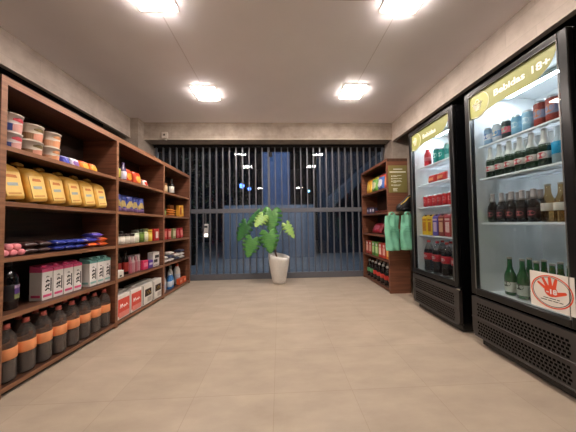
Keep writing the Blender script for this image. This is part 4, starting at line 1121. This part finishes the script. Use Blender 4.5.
# ================================================================== sensor on the lintel
se = thing('motion_sensor', 'small white sensor with a wire on the back lintel', 'sensor', (-1.765, 3.491, 2.272))
box('sensor_body', -.045, .045, -.04, 0, .0, .10, M('#c9bdb0', .4, name='sensor_white'), se, .01, 3)
bm = bmesh.new(); bm_lathe(bm, [(0,-.008),(.014,-.006),(.018,0)], 14)
for v in bm.verts: v.co = Vector((v.co.x, v.co.z - .040, v.co.y + .055))
bmesh.ops.recalc_face_normals(bm, faces=bm.faces[:]); obj('lens', bm, M('#5a5048', .2, name='sensor_lens'), se)
bm = bmesh.new(); bm_tube(bm, [(.012,-.012,.004),(.016,-.014,-.02),(.018,-.010,-.036)], .004, 6); obj('wire', bm, M('#d8d0c4', .5, name='wire_white'), se)

# ================================================================== outside, beyond the glass
blue_w = concrete('blue_painted_block', '#33466a', '#435a80', 0)
struct('wall_outside_column', -.47, .32, 6.2, 6.6, 1.42, 3.6, blue_w)
struct('wall_outside_low', -1.48, .95, 6.0, 6.6, -.02, 1.42, M('#6c7688', .7, var=.1, scale=3, name='grey_blue_render'))
struct('wall_outside_far', -7, 7, 11.5, 11.8, -.02, 4.5, M('#33353b', .8, var=.2, scale=2, name='far_dark_wall'))
struct('ceiling_outside', -7, 7, 4.2, 11.8, 3.75, 3.95, M('#3a3a3e', .8, name='outside_soffit'))
# stair going up on the right
bm = bmesh.new(); bm_prism(bm, [(1.35,1.58),(3.6,3.5),(3.6,3.18),(1.35,1.30)], 5.6, 6.6)
tag(obj('wall_outside_stair', bm, M('#474f5c', .7, var=.05, name='stair_concrete')), kind='structure')
struct('wall_outside_right', 1.2, 3.6, 6.7, 6.9, -.02, 3.4, M('#2b3342', .7, var=.15, scale=3, name='deep_blue_wall'))
door_m = M('#7d8494', .5, name='outside_door')
t = thing('outside_door', 'grey blue door in the low wall beyond the gate', 'door', (.52, 5.995, 0))
box('door_leaf', -.16, .16, -.03, .0, .0, 1.40, door_m, t, .004)
bm = bmesh.new(); bm_tube(bm, [(.12,-.03,.72),(.12,-.07,.72),(.05,-.07,.72)], .01, 8); obj('door_handle', bm, chrome, t)
# shrubs on the left outside
bush_m = leaf_mat('bush_leaves', '#16241a', '#2c4030')
rnd = random.Random(11)
def bush(x, y, h, wd, label):
    t = thing('garden_shrub', label, 'shrub', (x, y, -.015))
    bm = bmesh.new()
    for k in range(420):
        a, z = rnd.random()*2*PI, (.12 + .88*rnd.random()**.8)*h
        r = wd*(.35 + .65*math.sin(PI*min(1, z/h*.9)))*math.sqrt(rnd.random())
        c = Vector((r*math.cos(a), r*math.sin(a)*.7, z))
        d = Vector((rnd.uniform(-1,1), rnd.uniform(-1,1), rnd.uniform(-.4,1))).normalized(); u = d.cross(Vector((.3,.2,1))).normalized()
        L = rnd.uniform(.09,.17)
        v = [bm.verts.new(c), bm.verts.new(c + d*L*.5 + u*L*.22), bm.verts.new(c + d*L), bm.verts.new(c + d*L*.5 - u*L*.22)]
        bm.faces.new(v)
    obj('foliage', bm, bush_m, t)
    bm = bmesh.new()
    for k in range(5):
        a = k*1.3; bm_tube(bm, [(.03*math.cos(a), .03*math.sin(a), 0), (.1*math.cos(a), .1*math.sin(a), h*.5), (wd*.5*math.cos(a), wd*.4*math.sin(a), h*.9)], [.02, .013, .006], 6)
    obj('stems', bm, M('#3a2c20', .8, name='shrub_wood'), t)
bush(-2.0, 5.2, 2.5, .55, 'dark tall shrub outside behind the gate, beside the white box')
bush(-1.35, 7.4, 2.6, .6, 'dark shrub outside above the low blue wall')
# white box that hangs from the middle rail
t = thing('hanging_box', 'white box hanging from a cord behind the gate bars', 'hanging box', (-1.247, 3.795, 0))
box('box_body', -.045, .045, -.02, .02, .70, .93, M('#b9b6b2', .5, name='box_white'), t, .006)
box('lit_panel', -.04, .04, -.0225, -.0195, .715, .765, emit('#fff4e4', 2.2, 'box_lit_panel'), t)
box('dark_band', -.035, .035, -.0215, -.0195, .865, .90, M('#3c3c3e', .5, name='box_dark'), t)
bm = bmesh.new(); bm_tube(bm, [(0,0,.93),(.004,0,1.02),(0,0,1.11)], .006, 6); obj('cord', bm, M('#9a9894', .5, name='cord_grey'), t)

# lamps outside
cool = emit('#5f8fff', 9, 'outside_blue_lamp'); coolw = emit('#dfeaff', 10, 'outside_white_lamp')
def spot(x, y, z, r, m, label):
    t = thing('outside_lamp', label, 'lamp', (x, y, z), (0,0,0), 'lamps beyond the gate')
    bm = bmesh.new(); bm_lathe(bm, [(0,-r),(r*.7,-r*.7),(r,0),(r*.7,r*.7),(0,r)], 14); obj('globe', bm, m, t)
    bm = bmesh.new(); bm_lathe(bm, [(r*.5,r*.6),(r*.5,r*1.3),(.02,r*1.4),(.02,3.75 - z),(0,3.75 - z)], 10); obj('stem', bm, dark, t)
spot(-1.50, 9.0, 2.46, .10, cool, 'bright blue hanging lamp beyond the gate, the farther left')
spot(-1.22, 9.2, 2.36, .07, cool, 'smaller blue hanging lamp just beside the bright blue one')
spot(1.24, 9.0, 2.22, .045, emit('#7fd8ff', 8, 'outside_cyan_lamp'), 'tiny cyan lamp beyond the gate on the stair side')

ad = bpy.data.lights.new('yard_fill', 'AREA'); ad.energy = 170; ad.color = (.72, .82, 1.0); ad.size = 2.5  # unseen area lamp added to brighten the yard
ao = bpy.data.objects.new('yard_fill', ad); COL.objects.link(ao); ao.location = (-.2, 4.9, 3.7); ao.rotation_euler = (.35, 0, 0)
# ------------------------------------------------------------------ world, render look
w = bpy.data.worlds.new('night'); SC.world = w; w.use_nodes = True
w.node_tree.nodes['Background'].inputs['Color'].default_value = (.012, .016, .03, 1)
w.node_tree.nodes['Background'].inputs['Strength'].default_value = .6
vs = SC.view_settings
vs.view_transform = 'Standard'; vs.look = 'None'; vs.gamma = 1; vs.use_curve_mapping = False
vs.exposure = 0.22
SC.cycles.diffuse_bounces = 8; SC.cycles.max_bounces = 16; SC.cycles.transparent_max_bounces = 24
